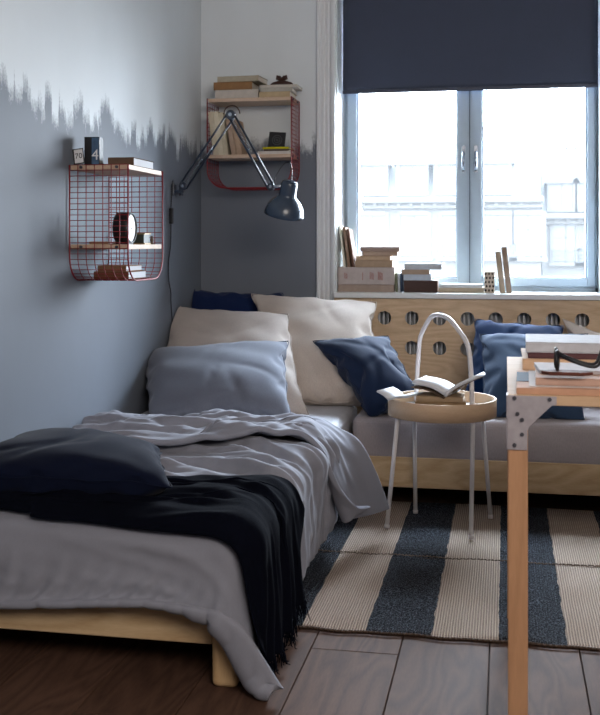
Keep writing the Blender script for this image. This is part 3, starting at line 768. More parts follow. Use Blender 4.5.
# ------------------------------------------------------------------ perforated panel + radiator
def holed_panel(name, label, x0, x1, z0, z1, y, holes, r):
    t = thing(name, label, 'panel', ((x0 + x1) / 2, y, z0))
    mb = MB(); th = .018
    xs = sorted(set([x0, x1] + [c for hx, hz in holes for c in (hx - .055, hx + .055)]))
    zs = sorted(set([z0, z1] + [c for hx, hz in holes for c in (hz - .055, hz + .055)]))
    hs = {(round(hx, 4), round(hz, 4)) for hx, hz in holes}
    for i in range(len(xs) - 1):
        for j in range(len(zs) - 1):
            cx, cz = (xs[i] + xs[i + 1]) / 2, (zs[j] + zs[j + 1]) / 2
            hit = [h for h in hs if abs(h[0] - cx) < .01 and abs(h[1] - cz) < .01]
            if not hit:
                mb.add([(xs[i], y, zs[j]), (xs[i + 1], y, zs[j]), (xs[i + 1], y, zs[j + 1]), (xs[i], y, zs[j + 1])], [(0, 1, 2, 3)])
            else:
                n = 32; vs = []
                for k in range(n):
                    a = 2 * math.pi * k / n + math.pi / 4; c, s_ = math.cos(a), math.sin(a); mk = max(abs(c), abs(s_))
                    vs.append((cx + (xs[i + 1] - cx) * c / mk, y, cz + (zs[j + 1] - cz) * s_ / mk))
                for k in range(n): a = 2 * math.pi * k / n + math.pi / 4; vs.append((cx + r * math.cos(a), y, cz + r * math.sin(a)))
                for k in range(n): a = 2 * math.pi * k / n + math.pi / 4; vs.append((cx + r * math.cos(a), y + th, cz + r * math.sin(a)))
                mb.add(vs, [(k, (k + 1) % n, n + (k + 1) % n, n + k) for k in range(n)] + [(n + k, n + (k + 1) % n, 2 * n + (k + 1) % n, 2 * n + k) for k in range(n)])
    mb.box((x0, y, z0), (x0 + .001, y + th, z1)); mb.box((x1 - .001, y, z0), (x1, y + th, z1)); mb.box((x0, y + .001, z1 - .001), (x1, y + th, z1))
    mb.build('board', M_PLY, t)
    return t
YP = 4.79
hx0 = onY(384.4, 319, YP).x; hx1 = onY(582.2, 319, YP).x; sp = (hx1 - hx0) / 7
hz = onY(470, 319, YP).z; hz2 = onY(470, 349, YP).z
seamx = hx0 - .035
holes = [(round(hx0 + sp * k, 4), round(z, 4)) for k in range(0, 12) for z in (hz, hz2)]
holes = [(x + 0, z) for x, z in holes if not (abs(x - hx0) < .01 and z < hz - .05)]
# left plain board then the perforated board
t = thing('radiator_cover', 'plain plywood board under the sill beside the window casing', 'panel', (-.8, YP, .2))
MB().box((WX0 + .0, YP, .2), (hx0 - .058, YP + .018, .766)).build('board', M_PLY, t, bevel=.001)
holed_panel('radiator_cover', 'plywood panel with round holes below the windowsill', hx0 - .057, hx0 + sp * 11 + .08, .2, .766, YP, holes, .0315)
rad = thing('radiator', 'ribbed grey radiator seen through the round holes', 'radiator', (.1, YB + .004, .25))
f0 = None
for k in range(56):
    x = -.72 + k * .0205
    if f0 is None: f0 = MB().box((0, 0, 0), (.008, .05, .46)).build('fin', plain('radiator_enamel', '#d0d3d8', .4), rad, world=False); o = f0
    else: o = f0.copy(); C.objects.link(o)
    o.parent = rad; o.location = (x - rad.location.x, -.0, 0.03)
MB().box((-.72, YB + .052, .29), (.42, YB + .075, .72)).tube([(-.73, YB + .06, .70), (.43, YB + .06, .70)], .016, 8).tube([(-.73, YB + .06, .30), (.43, YB + .06, .30)], .016, 8).build('water_pipe', plain('radiator_enamel', '#c9ccd2', .4), rad)

# ------------------------------------------------------------------ books
def book(label, size, M, cover, pages=None, name='book', group=None, cat='book', th=.0025, spine_out=False, marks=None):
    """local: x length of spine, y depth (spine at y=0 side), z thickness, origin at spine corner bottom"""
    L, D, T = size
    loc = M.translation
    t = thing(name, label, cat, tuple(loc), M.to_euler(), group)
    cm = MB().box((0, 0, 0), (L, D, th)).box((0, 0, T - th), (L, D, T)).box((0, 0, th), (L, th, T - th))
    co = cm.build('cover', cover, t, world=False, bevel=min(.0015, th * .4), seg=1)
    MB().box((.003, th, th), (L - .003, D - .004, T - th)).build('pages', pages or M_PAGES, t, world=False)
    if marks:
        mk = MB()
        for (a, b) in marks:
            mk.box((a, -.0006, T * (.25 + .1 * ((a * 731) % 1))), (a + b, .0003, T * (.62 + .2 * ((a * 977) % 1))))
        mk.build('spine_lettering', plain('red_print', '#9a6660', .7), t, world=False)['kind'] = 'stuff'
    return t
def cov(h): return plain('cover_' + h, '#' + h, .8, noise=.08, nscale=40, spec=.12)
# matrices: lying book with spine towards camera (-Y)
def flat(x, y, z, rz=0): return Matrix.Translation((x, y, z)) @ Matrix.Rotation(R(rz), 4, 'Z')
# upright book, spine towards camera, leaning by 'lean' degrees about Y (positive leans right)
def upright(x, y, z, lean=0, rz=0):
    # local x->up, local y->back(+Y), local z-> +X?  x up, y back => z = x cross y = up x back = -X
    B = Matrix(((0, 0, -1, 0), (0, 1, 0, 0), (1, 0, 0, 0), (0, 0, 0, 1)))
    return Matrix.Translation((x, y, z)) @ Matrix.Rotation(R(rz), 4, 'Z') @ Matrix.Rotation(R(lean), 4, 'Y') @ B

# --- windowsill
ZS = .792; YS = 4.86
def sx(px, y=YS): return onY(px, 290, y).x
def szz(py, px=420, y=YS): return onY(px, py, y).z
def flat_px(label, p0, p1, ytop, ybot, D, hx, Y=YS, rz=0, zb=None, group=None, marks=None, pages=None):
    x0, x1 = sx(p0, Y), sx(p1, Y); zt = szz(ytop, 420, Y); z0 = szz(ybot, 420, Y) if zb is None else zb
    book(label, (x1 - x0, D, zt - z0), flat(x0, Y, z0, rz), cov(hx), pages=pages, group=group, marks=marks)
    return zt
G1 = 'books on the windowsill'
z = flat_px('thin tan book at the bottom left of the windowsill', 338, 394, 285, 0, .17, 'a08f84', zb=ZS, group=G1)
z = flat_px('thick off-white book with red spine lettering on the sill', 338, 394.5, 267.5, 0, .17, 'b5aba8', zb=z, group=G1, marks=[(.03 + .004 * k, .002) for k in range(4)] + [(.115, .003)] + [(.15 + .004 * k, .002) for k in range(5)] + [(.188 + .004 * k, .0024) for k in range(6)])
zt0 = z
z = flat_px('tan book directly above the red lettered one', 355, 392.5, 260.5, 0, .14, 'a8927c', zb=z, group=G1)
z = flat_px('beige book second up in the left sill stack', 356, 390, 256, 0, .14, 'b59d84', zb=z, group=G1)
z = flat_px('pale brown book third up in the left sill stack', 362, 397.5, 251.5, 0, .14, 'a99382', zb=z, group=G1, rz=-2)
z = flat_px('brownish paperback on top of the left sill stack', 360, 399.5, 247, 0, .14, '9d8a80', zb=z, group=G1)
for px, h, w, c, ln, lb in ((343.0, .196, .009, 'd8d4c6', -7, 'cream upright book leaning on the window casing'), (347.0, .19, .014, '8f7767', -7.5, 'tan upright book on the lettered book, middle of three'), (351.5, .182, .012, '6b4f42', -8.5, 'dark brown upright book on the lettered book, rightmost of three')):
    book(lb, (h, .12, w), upright(sx(px) + w, YS + .02, zt0, ln), cov(c), group='upright books on the stacked sill books')
for px, w, c, lb in ((396.0, .009, '7d7f6a', 'thin olive booklet upright beside the lettered book'), (398.6, .009, 'c7ccd2', 'thin pale booklet upright between the two sill stacks'), (401.0, .010, '3c4a60', 'thin slate booklet upright touching the brown sill book')):
    book(lb, (.088, .12, w), upright(sx(px) + .006, YS + .01, ZS + .0005, -2 if w < .01 else 0), cov(c), group='thin booklets standing between the sill stacks')
z = flat_px('dark brown leather book at the bottom of the middle sill stack', 404, 437.5, 280.5, 0, .14, '4a3a36', zb=ZS, group=G1, pages=plain('aged_pages', '#8f7462', .8))
z = flat_px('pale blue book above the dark brown one', 403.5, 431, 274.5, 0, .13, 'b4bfcc', zb=z, group=G1)
z = flat_px('tan paperback third up in the middle sill stack', 401.5, 429, 269.5, 0, .13, 'a3907f', zb=z, group=G1)
z = flat_px('light grey book on top of the middle sill stack', 404.5, 441.5, 263.5, 0, .13, 'b9bfc6', zb=z, group=G1, rz=-1)
z = flat_px('cream book lying under the white one right of the brown book', 438.5, 484, 287.5, 0, .14, 'b5a893', zb=ZS, group=G1)
z = flat_px('white book lying on the cream book on the sill', 440, 482.5, 284, 0, .14, 'c9ccce', zb=z, group=G1)
for px, h, w, c, ln, lb in ((500.0, .19, .024, 'a3937f', -6.5, 'tan book standing on the sill beside the pierced block'), (506.5, .212, .024, '93806f', -6.5, 'taller brown book rightmost on the sill')):
    book(lb, (h, .12, w), upright(sx(px) + w, YS + .01, ZS + .0, ln), cov(c), group='upright books at the right end of the sill books')
t = thing('pierced_block', 'small beige block pierced with dark holes on the sill', 'ornament', (sx(485), YS, ZS))
x0, x1 = sx(484.5), sx(494.5)
MB().box((x0, YS, ZS), (x1, YS + .05, szz(271.5))).build('block', plain('beige_clay', '#bcae9c', .8), t, bevel=.002)
mk = MB()
for i in range(3):
    for j in range(5): cx = x0 + (x1 - x0) * (i + .5) / 3 + (.002 if j % 2 else -.002); cz = ZS + .012 + j * .019; mk.prism([(cx + .0045 * math.cos(a * math.pi / 5), cz + .0062 * math.sin(a * math.pi / 5)) for a in range(10)], -(YS + .006), -(YS - .0008), Matrix(((1, 0, 0, 0), (0, 0, -1, 0), (0, 1, 0, 0), (0, 0, 0, 1))))
o = mk.build('holes', plain('dark_hole', '#2c2420', .9), t)

# ------------------------------------------------------------------ wire wall shelves
def wire_shelf(label, loc, rz, W, D, H, zmid, rad=.085):
    t = thing('wire_shelf', label, 'shelf', loc, (0, 0, R(rz)), 'red wire wall shelves')
    path = [(0, H), (0, rad)] + [(rad - rad * math.cos(a), rad - rad * math.sin(a)) for a in [math.pi / 2 * k / 8 for k in range(1, 9)]] + [(W - rad, 0)] + [(W - rad + rad * math.sin(a), rad - rad * math.cos(a)) for a in [math.pi / 2 * k / 8 for k in range(1, 9)]] + [(W, H)]
    # resample
    acc = [0]
    for a, b in zip(path, path[1:]): acc.append(acc[-1] + math.dist(a, b))
    def at(s):
        for k in range(len(path) - 1):
            if s <= acc[k + 1] + 1e-9:
                f = (s - acc[k]) / max(1e-9, acc[k + 1] - acc[k]); return (path[k][0] * (1 - f) + path[k + 1][0] * f, path[k][1] * (1 - f) + path[k + 1][1] * f)
        return path[-1]
    mesh = MB(); nl = round(D / .0305)
    for k in range(1, nl):
        y = -D * k / nl
        mesh.tube([(x, y, z) for x, z in path], .0016, 4)
    n = round(acc[-1] / .0186)
    for k in range(0, n + 1):
        x, z = at(acc[-1] * k / n); mesh.tube([(x, 0, z), (x, -D, z)], .0015, 4)
    w = mesh.build('wire_mesh', M_RED, t, world=False); w['kind'] = 'stuff'
    for y in (0, -D):
        MB().tube([(x, y, z) for x, z in path], .0028, 8).build('rim', M_RED, t, world=False)
    for z, nm in ((H, 'top_board'), (zmid, 'middle_board')):
        MB().box((.004, -D + .002, z - .016), (W - .004, -.002, z)).build(nm, M_SHELFW, t, world=False, bevel=.0015)
        for x in (.003, W - .003):
            for y in (-.04, -D + .04): MB().tube([(x - .006, y, z - .008), (x + .006, y, z - .008)], .005, 10).build('screw', M_BOLT, t, world=False)
    return t
ZL = .893
wire_shelf('red wire basket shelf on the left wall holding a clock', (XL + .006, 3.287, ZL), 90, .355, .205, .387, .122)
XB0 = -1.345; ZB = 1.272; YBK = YB - .004; DB = .185
wire_shelf('red wire basket shelf on the back wall behind the lamp', (XB0, YBK, ZB), 0, .395, DB, .412, .153)
# --- contents of the left shelf
zt = ZL + .387; zm = ZL + .122
def text_mesh(name, s, size, M, m, parent, ext=.0004):
    cu = bpy.data.curves.new(name, 'FONT'); cu.body = s; cu.size = size; cu.extrude = ext; cu.align_x = 'CENTER'; cu.align_y = 'CENTER'
    o = bpy.data.objects.new(name, cu); C.objects.link(o)
    dg = bpy.context.evaluated_depsgraph_get(); me = bpy.data.meshes.new_from_object(o.evaluated_get(dg)); C.objects.unlink(o); bpy.data.objects.remove(o)
    o = bpy.data.objects.new(name, me); C.objects.link(o); me.materials.clear(); me.materials.append(m)
    o.parent = parent; o.matrix_local = M; return o
t = thing('number_card', 'small white card with black figures leaning on the left shelf', 'card', (-1.416, 3.305, zt + .002), (R(-8), R(-8), R(8)))
MB().box((-.0, -.003, 0), (.036, .003, .052)).build('card', M_BLACK, t, world=False)
MB().box((.005, -.0036, .003), (.034, -.0028, .049)).build('card_face', M_PAPER, t, world=False)
text_mesh('figures', '70', .026, Matrix.Translation((.0195, -.0038, .026)) @ Matrix.Rotation(R(90), 4, 'X'), M_BLACK, t)
t = thing('picture_box', 'tall black box with a pale figure 4 on blue, left shelf top', 'box', (-1.388, 3.34, zt), (0, 0, R(6)))
MB().box((-.006, 0, 0), (.046, .05, .098)).build('box_body', M_BLACK, t, world=False, bevel=.001)
MB().box((.020, -.0012, .003), (.044, .0, .095)).build('picture', plain('blue_print', '#3e5876', .4, noise=.3, nscale=60), t, world=False)
text_mesh('figure', '4', .05, Matrix.Translation((.032, -.0016, .036)) @ Matrix.Rotation(R(90), 4, 'X'), M_PAPER, t)
# books lying: spine towards -Y, fore edge towards ... build with pages visible on +X side
def lying_left(label, x0, x1, y0, y1, z0, z1, hx, group=None):
    # spine along X facing the camera; page ends show on the room side
    book(label, (x1 - x0, y1 - y0, z1 - z0), flat(x0, y0, z0), cov(hx), pages=M_PAPER, group=group)
lying_left('brown backed book lying on top of the left shelf', -1.318, -1.226, 3.36, 3.57, zt, zt + .029, '5c4a3e')
t = thing('desk_clock', 'round black clock with a white dial on the left shelf', 'clock', (-1.275, 3.40, zm))
MXc = Matrix.Translation((-1.30, 3.405, zm + .056)) @ Matrix.Rotation(R(90), 4, 'Y')
MB().lathe([(0, 0), (.050, 0), (.054, .004), (.0545, .046), (.051, .052), (.047, .052), (.046, .049)], 40, MXc).build('clock_case', M_BLACK, t)
MB().lathe([(0, .0475), (.046, .0475)], 40, MXc, False).build('dial', plain('dial_white', '#dfe2e6', .4), t)
hh = MB().box((-.001, -.0015, .0478), (.001, .03, .049)).box((-.0015, -.0015, .0478), (.022, .0015, .049))
hm = MB(); hm.add([MXc @ v for v in hh.v], hh.f); hm.build('hands', M_BLACK, t)
MB().box((-1.298, 3.385, zm), (-1.252, 3.425, zm + .006)).build('foot', M_BLACK, t)
lying_left('thin tan notebook lying behind the clock against the wall', -1.385, -1.318, 3.36, 3.56, zm, zm + .010, '9c8068')
t = thing('trinket_box', 'small dark green and gold box beside the clock', 'box', (-1.25, 3.52, zm))
MB().box((-1.29, 3.50, zm + .004), (-1.24, 3.56, zm + .036)).build('box_body', plain('dark_green_box', '#2c3530', .5), t, bevel=.002)
MB().box((-1.292, 3.498, zm), (-1.236, 3.563, zm + .005)).box((-1.292, 3.498, zm + .035), (-1.236, 3.563, zm + .040)).build('gilt_band', plain('old_gold', '#8a7350', .5, .3), t)
for k, (yy, xx, c, lb) in enumerate(((3.60, -1.245, '5a4636', 'tiny brown figurine at the end of the clock shelf'), (3.585, -1.275, 'c7cdd4', 'tiny pale figurine behind the brown one on the clock shelf'))):
    t = thing('figurine', lb, 'ornament', (xx, yy, zm))
    MB().lathe([(0, 0), (.009, 0), (.009, .003), (.004, .008), (.007, .014), (.006, .020), (.0035, .023), (.005, .028), (0, .031)], 12, Matrix.Translation((xx, yy, zm))).build('body', plain('trinket_' + c, '#' + c, .5), t)
lying_left('brown book with white pages in the bottom of the left wire basket', -1.375, -1.25, 3.375, 3.56, ZL + .004, ZL + .030, '6e4c3a')
lying_left('tan book on the brown one in the bottom of the left basket', -1.365, -1.262, 3.385, 3.55, ZL + .030, ZL + .050, '84654f')

# --- contents of the back shelf
Yf = YBK - DB + .012
ztb = ZB + .412; zmb = ZB + .153
def bx(px): return onY(px, 120, Yf).x
GB = 'books on top of the back wall shelf'
book('white book at the bottom left on the back shelf top', (bx(258) - bx(215), .15, .040), flat(bx(215), Yf, ztb), cov('b9b2aa'), group=GB)
book('thick brown book in the middle of the left pile on the back shelf', (bx(252) - bx(213.5), .15, .036), flat(bx(213.5), Yf - .0, ztb + .040), cov('8c6a4a'), group=GB)
book('cream book on top of the left pile on the back shelf', (bx(259) - bx(217), .15, .026), flat(bx(217), Yf + .005, ztb + .076, -4), cov('a8a08f'), group=GB)
book('cream book at the bottom of the right pile, back shelf top', (bx(290) - bx(259), .15, .026), flat(bx(259), Yf, ztb), cov('b39f80'), group=GB)
book('dark edged book in the middle of the right pile, back shelf top', (bx(292) - bx(260), .14, .02), flat(bx(260), Yf + .004, ztb + .026, 2), cov('a8a59c'), group=GB)
book('thin white topped book under the dark ornament, back shelf', (bx(297) - bx(259), .14, .012), flat(bx(259), Yf + .004, ztb + .046, 1), cov('bdb7ad'), group=GB)
zo = ztb + .058; xo = bx(279); yo = Yf + .06
t = thing('carved_ornament', 'dark brown carved ornament on the books, back shelf top', 'ornament', (xo, yo, zo))
M_DKWOOD = plain('dark_carved_wood', '#3a211a', .4)
MB().lathe([(0, 0), (.05, 0), (.056, .008), (.045, .018), (.022, .024), (.012, .028), (0, .029)], 20, Matrix.Translation((xo, yo, zo)) @ Matrix.Diagonal((1, .5, 1, 1))).build('base', M_DKWOOD, t)
w_ = MB()
for sg in (-1, 1): w_.tube([(xo, yo, zo + .028), (xo + sg * .01, yo, zo + .042), (xo + sg * .022, yo, zo + .046), (xo + sg * .024, yo, zo + .036), (xo + sg * .008, yo, zo + .03)], [.008, .008, .007, .006, .005], 8)
w_.build('bow', M_DKWOOD, t)
G2 = 'upright books on the back wall shelf'
for px, h, w, c, lb in ((209.6, .205, .026, 'c6bda8', 'cream upright book leftmost on the back shelf'), (214.8, .205, .024, 'd0c8b4', 'pale cream upright book second from the left, back shelf'), (219.6, .200, .022, 'bdb49f', 'dull cream upright book third from the left, back shelf')):
    book(lb, (h, .13, w), upright(bx(px + 6) + w * .5, Yf + .01, zmb, -8), cov(c), group=G2)
for px, h, w, c, lb in ((228.5, .17, .024, 'a08a78', 'brown upright book left of the lamp arm, back shelf'), (234.0, .168, .026, 'a38c78', 'tan brown upright book behind the lamp arm, back shelf')):
    book(lb, (h, .13, w), upright(bx(px + 5) + w * .5, Yf + .01, zmb, -10), cov(c), group=G2)
book('white book lying on the right of the back shelf', (bx(290) - bx(257.5), .14, .014), flat(bx(257.5), Yf, zmb), cov('c7c1bb'))
book('dark book lying between white and yellow ones, back shelf', (bx(288.5) - bx(263.5), .13, .010), flat(bx(263.5), Yf + .003, zmb + .014), cov('584a48'))
book('yellow notebook under the black picture, back shelf', (bx(288.5) - bx(262.5), .13, .009), flat(bx(262.5), Yf, zmb + .024), cov('b8b223'))
t = thing('emblem_picture', 'small black picture with a round grey emblem leaning, back shelf', 'picture', (bx(266.5), Yf + .03, zmb + .0335), (R(-9), R(4), 0))
MB().box((0, -.004, 0), (.078, .004, .074)).build('plate', M_BLACK, t, world=False, bevel=.001)
em = MB()
for r0, r1 in ((.024, .020), (.015, .011), (.006, 0)): em.lathe([(r0, 0), (r0, .001), (r1, .001), (r1, 0)], 24, Matrix.Translation((.04, -.004, .036)) @ Matrix.Rotation(R(90), 4, 'X'))
em.build('emblem', plain('emblem_grey', '#4a4a4e', .4, .4), t, world=False)

# ------------------------------------------------------------------ wall lamp
LM = onX(172.5, 189, XL)          # mount on the left wall
base_y = LM.y
J0 = Vector((XL + .05, base_y, LM.z + .012)); J1 = onY(231, 115, 4.30); J2 = onY(271, 187, 4.18)
lamp = thing('wall_lamp', 'dark navy jointed wall lamp with metal shade', 'lamp', tuple(LM))
MB().box((XL, base_y - .022, LM.z - .03), (XL + .012, base_y + .022, LM.z + .02)).box((XL + .008, base_y - .014, LM.z - .018), (XL + .055, base_y + .014, LM.z - .006)).tube([(XL + .04, base_y, LM.z - .03), (XL + .04, base_y, LM.z + .02)], .010, 12).build('wall_bracket', M_NAVYMETAL, lamp, bevel=.002)
def arm(a, b, off, name='arm'):
    d = (b - a).normalized(); up = Vector((0, 1, 0)); n = d.cross(up).normalized()
    for s in (-1, 1):
        o = MB().tube([a + n * s * off, b + n * s * off], .0048, 8).build(name, M_NAVYMETAL, lamp)
arm(J0, J1, .017, 'lower_arm'); arm(J1, J2, .013, 'upper_arm')
def spring(a, b, r, turns):
    d = (b - a); L = d.length; dn = d.normalized(); n = dn.orthogonal().normalized(); bb = dn.cross(n)
    pts = [a + dn * L * k / (turns * 8) + (n * math.cos(k * math.pi / 4) + bb * math.sin(k * math.pi / 4)) * r for k in range(turns * 8 + 1)]
    return MB().tube(pts, .0012, 4)
spring(J0 + (J1 - J0) * .06, J0 + (J1 - J0) * .40, .005, 22).build('spring', M_CHROME, lamp)
spring(J1 + (J2 - J1) * .06 + Vector((0, -.008, 0)), J1 + (J2 - J1) * .5 + Vector((0, -.008, 0)), .005, 22).build('spring', M_CHROME, lamp)
MB().tube([J0 + Vector((.0, -.012, 0)) + (J1 - J0) * .35 + Vector((.006, 0, -.01)), J0 + (J1 - J0) * .62 + Vector((.010, -.014, -.012))], .003, 6).build('tension_rod', M_CHROME, lamp)
for J, r in ((J0, .018), (J1, .021), (J2, .016)):
    MB().tube([J + Vector((0, -.012, 0)), J + Vector((0, .012, 0))], r, 18).build('joint', M_NAVYMETAL, lamp, bevel=.002)
    MB().tube([J + Vector((0, -.018, 0)), J + Vector((0, .018, 0))], r * .4, 12).build('joint_bolt', M_CHROME, lamp)
# knob + shade
hd = onY(289, 186, 4.18)
MB().tube([J2, J2 + Vector((.02, -.005, 0)), hd + Vector((-.01, 0, .005))], [.011, .008, .009], 10).build('knuckle', M_CHROME, lamp)
ctr = onY(284.5, 218, 4.18)
ax = Matrix.Translation(onY(290, 180, 4.18)) @ Matrix.Rotation(R(13), 4, 'Y') @ Matrix.Rotation(R(12), 4, 'X')
prof = [(0, .0), (.018, -.001), (.030, -.006), (.034, -.016), (.035, -.060), (.037, -.068), (.048, -.078), (.064, -.094), (.075, -.114), (.081, -.138), (.082, -.150), (.080, -.150), (.078, -.136), (.072, -.115), (.060, -.095), (.045, -.080), (.032, -.068), (.0315, -.02), (0, -.012)]
MB().lathe(prof, 40, ax).build('lamp_shade', plain('blue_grey_enamel', '#2c3a4c', .25, 0, .02, .6, bmp=0), lamp)
sb = MB().lathe([(0, -.055), (.012, -.058), (.026, -.085), (.030, -.105), (.022, -.125), (0, -.132)], 20, ax); sb.build('bulb', plain('frosted_bulb', '#d7d7d2', .3), lamp)
pts = [J2 + Vector((.01, .01, .01)), onY(276, 176, 4.19), onY(284, 164, 4.20), onY(290, 163, 4.2), onY(292, 172, 4.2), onY(291, 181, 4.18)]
def smooth(pts, n=6):
    out = []
    P_ = [pts[0]] + list(pts) + [pts[-1]]
    for i in range(1, len(P_) - 2):
        for k in range(n):
            t_ = k / n; a, b, c, d = P_[i - 1], P_[i], P_[i + 1], P_[i + 2]
            out.append(.5 * ((2 * b) + (c - a) * t_ + (2 * a - 5 * b + 4 * c - d) * t_ ** 2 + (3 * b - a - 3 * c + d) * t_ ** 3))
    out.append(pts[-1]); return out
arch = [J1 + Vector((-.035 * math.cos(a_), .012, .006 + .036 * math.sin(a_))) for a_ in [math.pi * k / 8 for k in range(9)]]
MB().tube(arch, .0026, 6).build('cable', plain('brown_cord', '#4a3430', .6), lamp)
MB().tube(smooth([Vector(p) for p in pts]), .002, 6).build('shade_cable', M_BLACK, lamp)
xw = XL + .008
cable = [onX(px, py, xw) for px, py in ((173, 180), (171.5, 196), (171, 208))]
MB().tube(smooth(cable), .0024, 6).build('cable', M_BLACK, lamp)
cable = [onX(px, py, xw) for px, py in ((171, 224), (170.6, 245), (168.5, 262), (168.8, 280), (170.8, 292), (171, 303), (173, 330))]
MB().tube(smooth(cable), .0024, 6).build('cable', M_BLACK, lamp)
sw = onX(171, 216, xw)
MB().box((XL + .002, sw.y - .009, sw.z - .034), (XL + .018, sw.y + .009, sw.z + .034)).build('switch', M_BLACK, lamp, bevel=.003)

# ------------------------------------------------------------------ rug
rug_m, t_, b_ = newmat('striped_jute')
tc = t_.nodes.new('ShaderNodeTexCoord'); sp_ = t_.nodes.new('ShaderNodeSeparateXYZ'); t_.links.new(tc.outputs['Object'], sp_.inputs[0])
nzz = N(t_, 'ShaderNodeTexNoise', Scale=14., Detail=3.); t_.links.new(tc.outputs['Object'], nzz.inputs['Vector'])
xx = N(t_, 'ShaderNodeMath', operation='MULTIPLY_ADD'); t_.links.new(nzz.outputs[0], xx.inputs[0]); xx.inputs[1].default_value = .012; t_.links.new(sp_.outputs['X'], xx.inputs[2])
RX0 = -.705
ph = N(t_, 'ShaderNodeMath', operation='MULTIPLY_ADD'); t_.links.new(xx.outputs[0], ph.inputs[0]); ph.inputs[1].default_value = 1 / .342; ph.inputs[2].default_value = (.70 - .006) / .342
frc = N(t_, 'ShaderNodeMath', operation='FRACT'); t_.links.new(ph.outputs[0], frc.inputs[0])
st = N(t_, 'ShaderNodeMath', operation='GREATER_THAN'); t_.links.new(frc.outputs[0], st.inputs[0]); st.inputs[1].default_value = .5
def wav(scale, axis, dist=1.5):
    w = t_.nodes.new('ShaderNodeTexWave'); w.wave_type = 'BANDS'; w.bands_direction = axis; w.inputs['Scale'].default_value = scale; w.inputs['Distortion'].default_value = dist; w.inputs['Detail'].default_value = 2; w.inputs['Detail Scale'].default_value = 3
    t_.links.new(tc.outputs['Object'], w.inputs['Vector']); return w
w1 = wav(44, 'X', 1.2); w2 = wav(60, 'Y', 3.)
mulw = N(t_, 'ShaderNodeMath', operation='MULTIPLY_ADD'); t_.links.new(w2.outputs['Fac'], mulw.inputs[0]); mulw.inputs[1].default_value = .35; t_.links.new(w1.outputs['Fac'], mulw.inputs[2])
n3 = N(t_, 'ShaderNodeTexNoise', Scale=140., Detail=3.); t_.links.new(tc.outputs['Object'], n3.inputs['Vector'])
cr = ramp(t_, lin('#7b6b60'), lin('#bfac9c'), .1, .8); t_.links.new(mulw.outputs[0], cr.inputs[0])
vor = N(t_, 'ShaderNodeTexVoronoi', Scale=150.); t_.links.new(tc.outputs['Object'], vor.inputs['Vector'])
dk = ramp(t_, lin('#5b6069'), lin('#15181f'), .12, .42); t_.links.new(vor.outputs['Distance'], dk.inputs[0])
dn = N(t_, 'ShaderNodeTexNoise', Scale=230., Detail=2.); t_.links.new(tc.outputs['Object'], dn.inputs['Vector'])
dkr = ramp(t_, lin('#14161c'), lin('#636871'), .47, .66); t_.links.new(dn.outputs[0], dkr.inputs[0])
mxr = t_.nodes.new('ShaderNodeMixRGB'); t_.links.new(st.outputs[0], mxr.inputs[0]); t_.links.new(dkr.outputs[0], mxr.inputs[1]); t_.links.new(cr.outputs[0], mxr.inputs[2])
t_.links.new(mxr.outputs[0], b_.inputs['Base Color']); b_.inputs['Roughness'].default_value = .95; b_.inputs['Specular IOR Level'].default_value = .1
hsum = N(t_, 'ShaderNodeMath', operation='ADD'); t_.links.new(mulw.outputs[0], hsum.inputs[0]); t_.links.new(n3.outputs[0], hsum.inputs[1])
bump(t_, b_, hsum.outputs[0], .9, .004)
rug = thing('rug', 'flatwoven jute rug with wide cream and charcoal stripes', 'rug', (0, 3.4, 0))
def rug_panel(y0, y1, x0, x1, seed):
    nx, ny = 140, 60; rs = np.random.RandomState(seed)
    X, Y = np.meshgrid(np.linspace(x0, x1, nx), np.linspace(y0, y1, ny)); Pz = np.stack([X, Y, 0 * X], -1)
    Pz[..., 2] = .009 + .0018 * fbm(Pz, 16, seed); Pz[0, :, 2] = .003; Pz[-1, :, 2] = .003; Pz[:, 0, 2] = .003; Pz[:, -1, 2] = .003
    wob = .004 * np.sin(X[0] * 21 + seed) + .003 * np.sin(X[0] * 47)
    Pz[0, :, 1] += wob; Pz[-1, :, 1] += wob * .6
    MB().grid(Pz).build('woven_panel', rug_m, rug, world=True)
    return Pz[0]
e1 = rug_panel(2.72, 3.395, RX0, 1.5, 1); e2 = rug_panel(3.402, 4.12, RX0, 1.5, 2)
M_EDGE = plain('brown_braid', '#4b3a30', .9, noise=.3, nscale=200)
for e in (e1, e2):
    bd = MB(); n = 300 if e is e1 else 200
    for k in range(n):
        x = RX0 + (1.5 - RX0) * k / n; yy = float(np.interp(x, e[:, 0], e[:, 1])); s_ = .0035 if k % 2 else -.0035; z_ = .006 if e is e1 else .009
        bd.tube([(x, yy - .004 - s_, z_), (x + .005, yy - .004, z_ + .002), (x + .010, yy - .004 + s_, z_)], [.002, .004, .002] if e is e1 else [.0012, .0026, .0012], 5)
    o = bd.build('braided_edge', M_EDGE if e is e1 else plain('seam_thread', '#6d5c4f', .9, noise=.3), rug); o['kind'] = 'stuff'

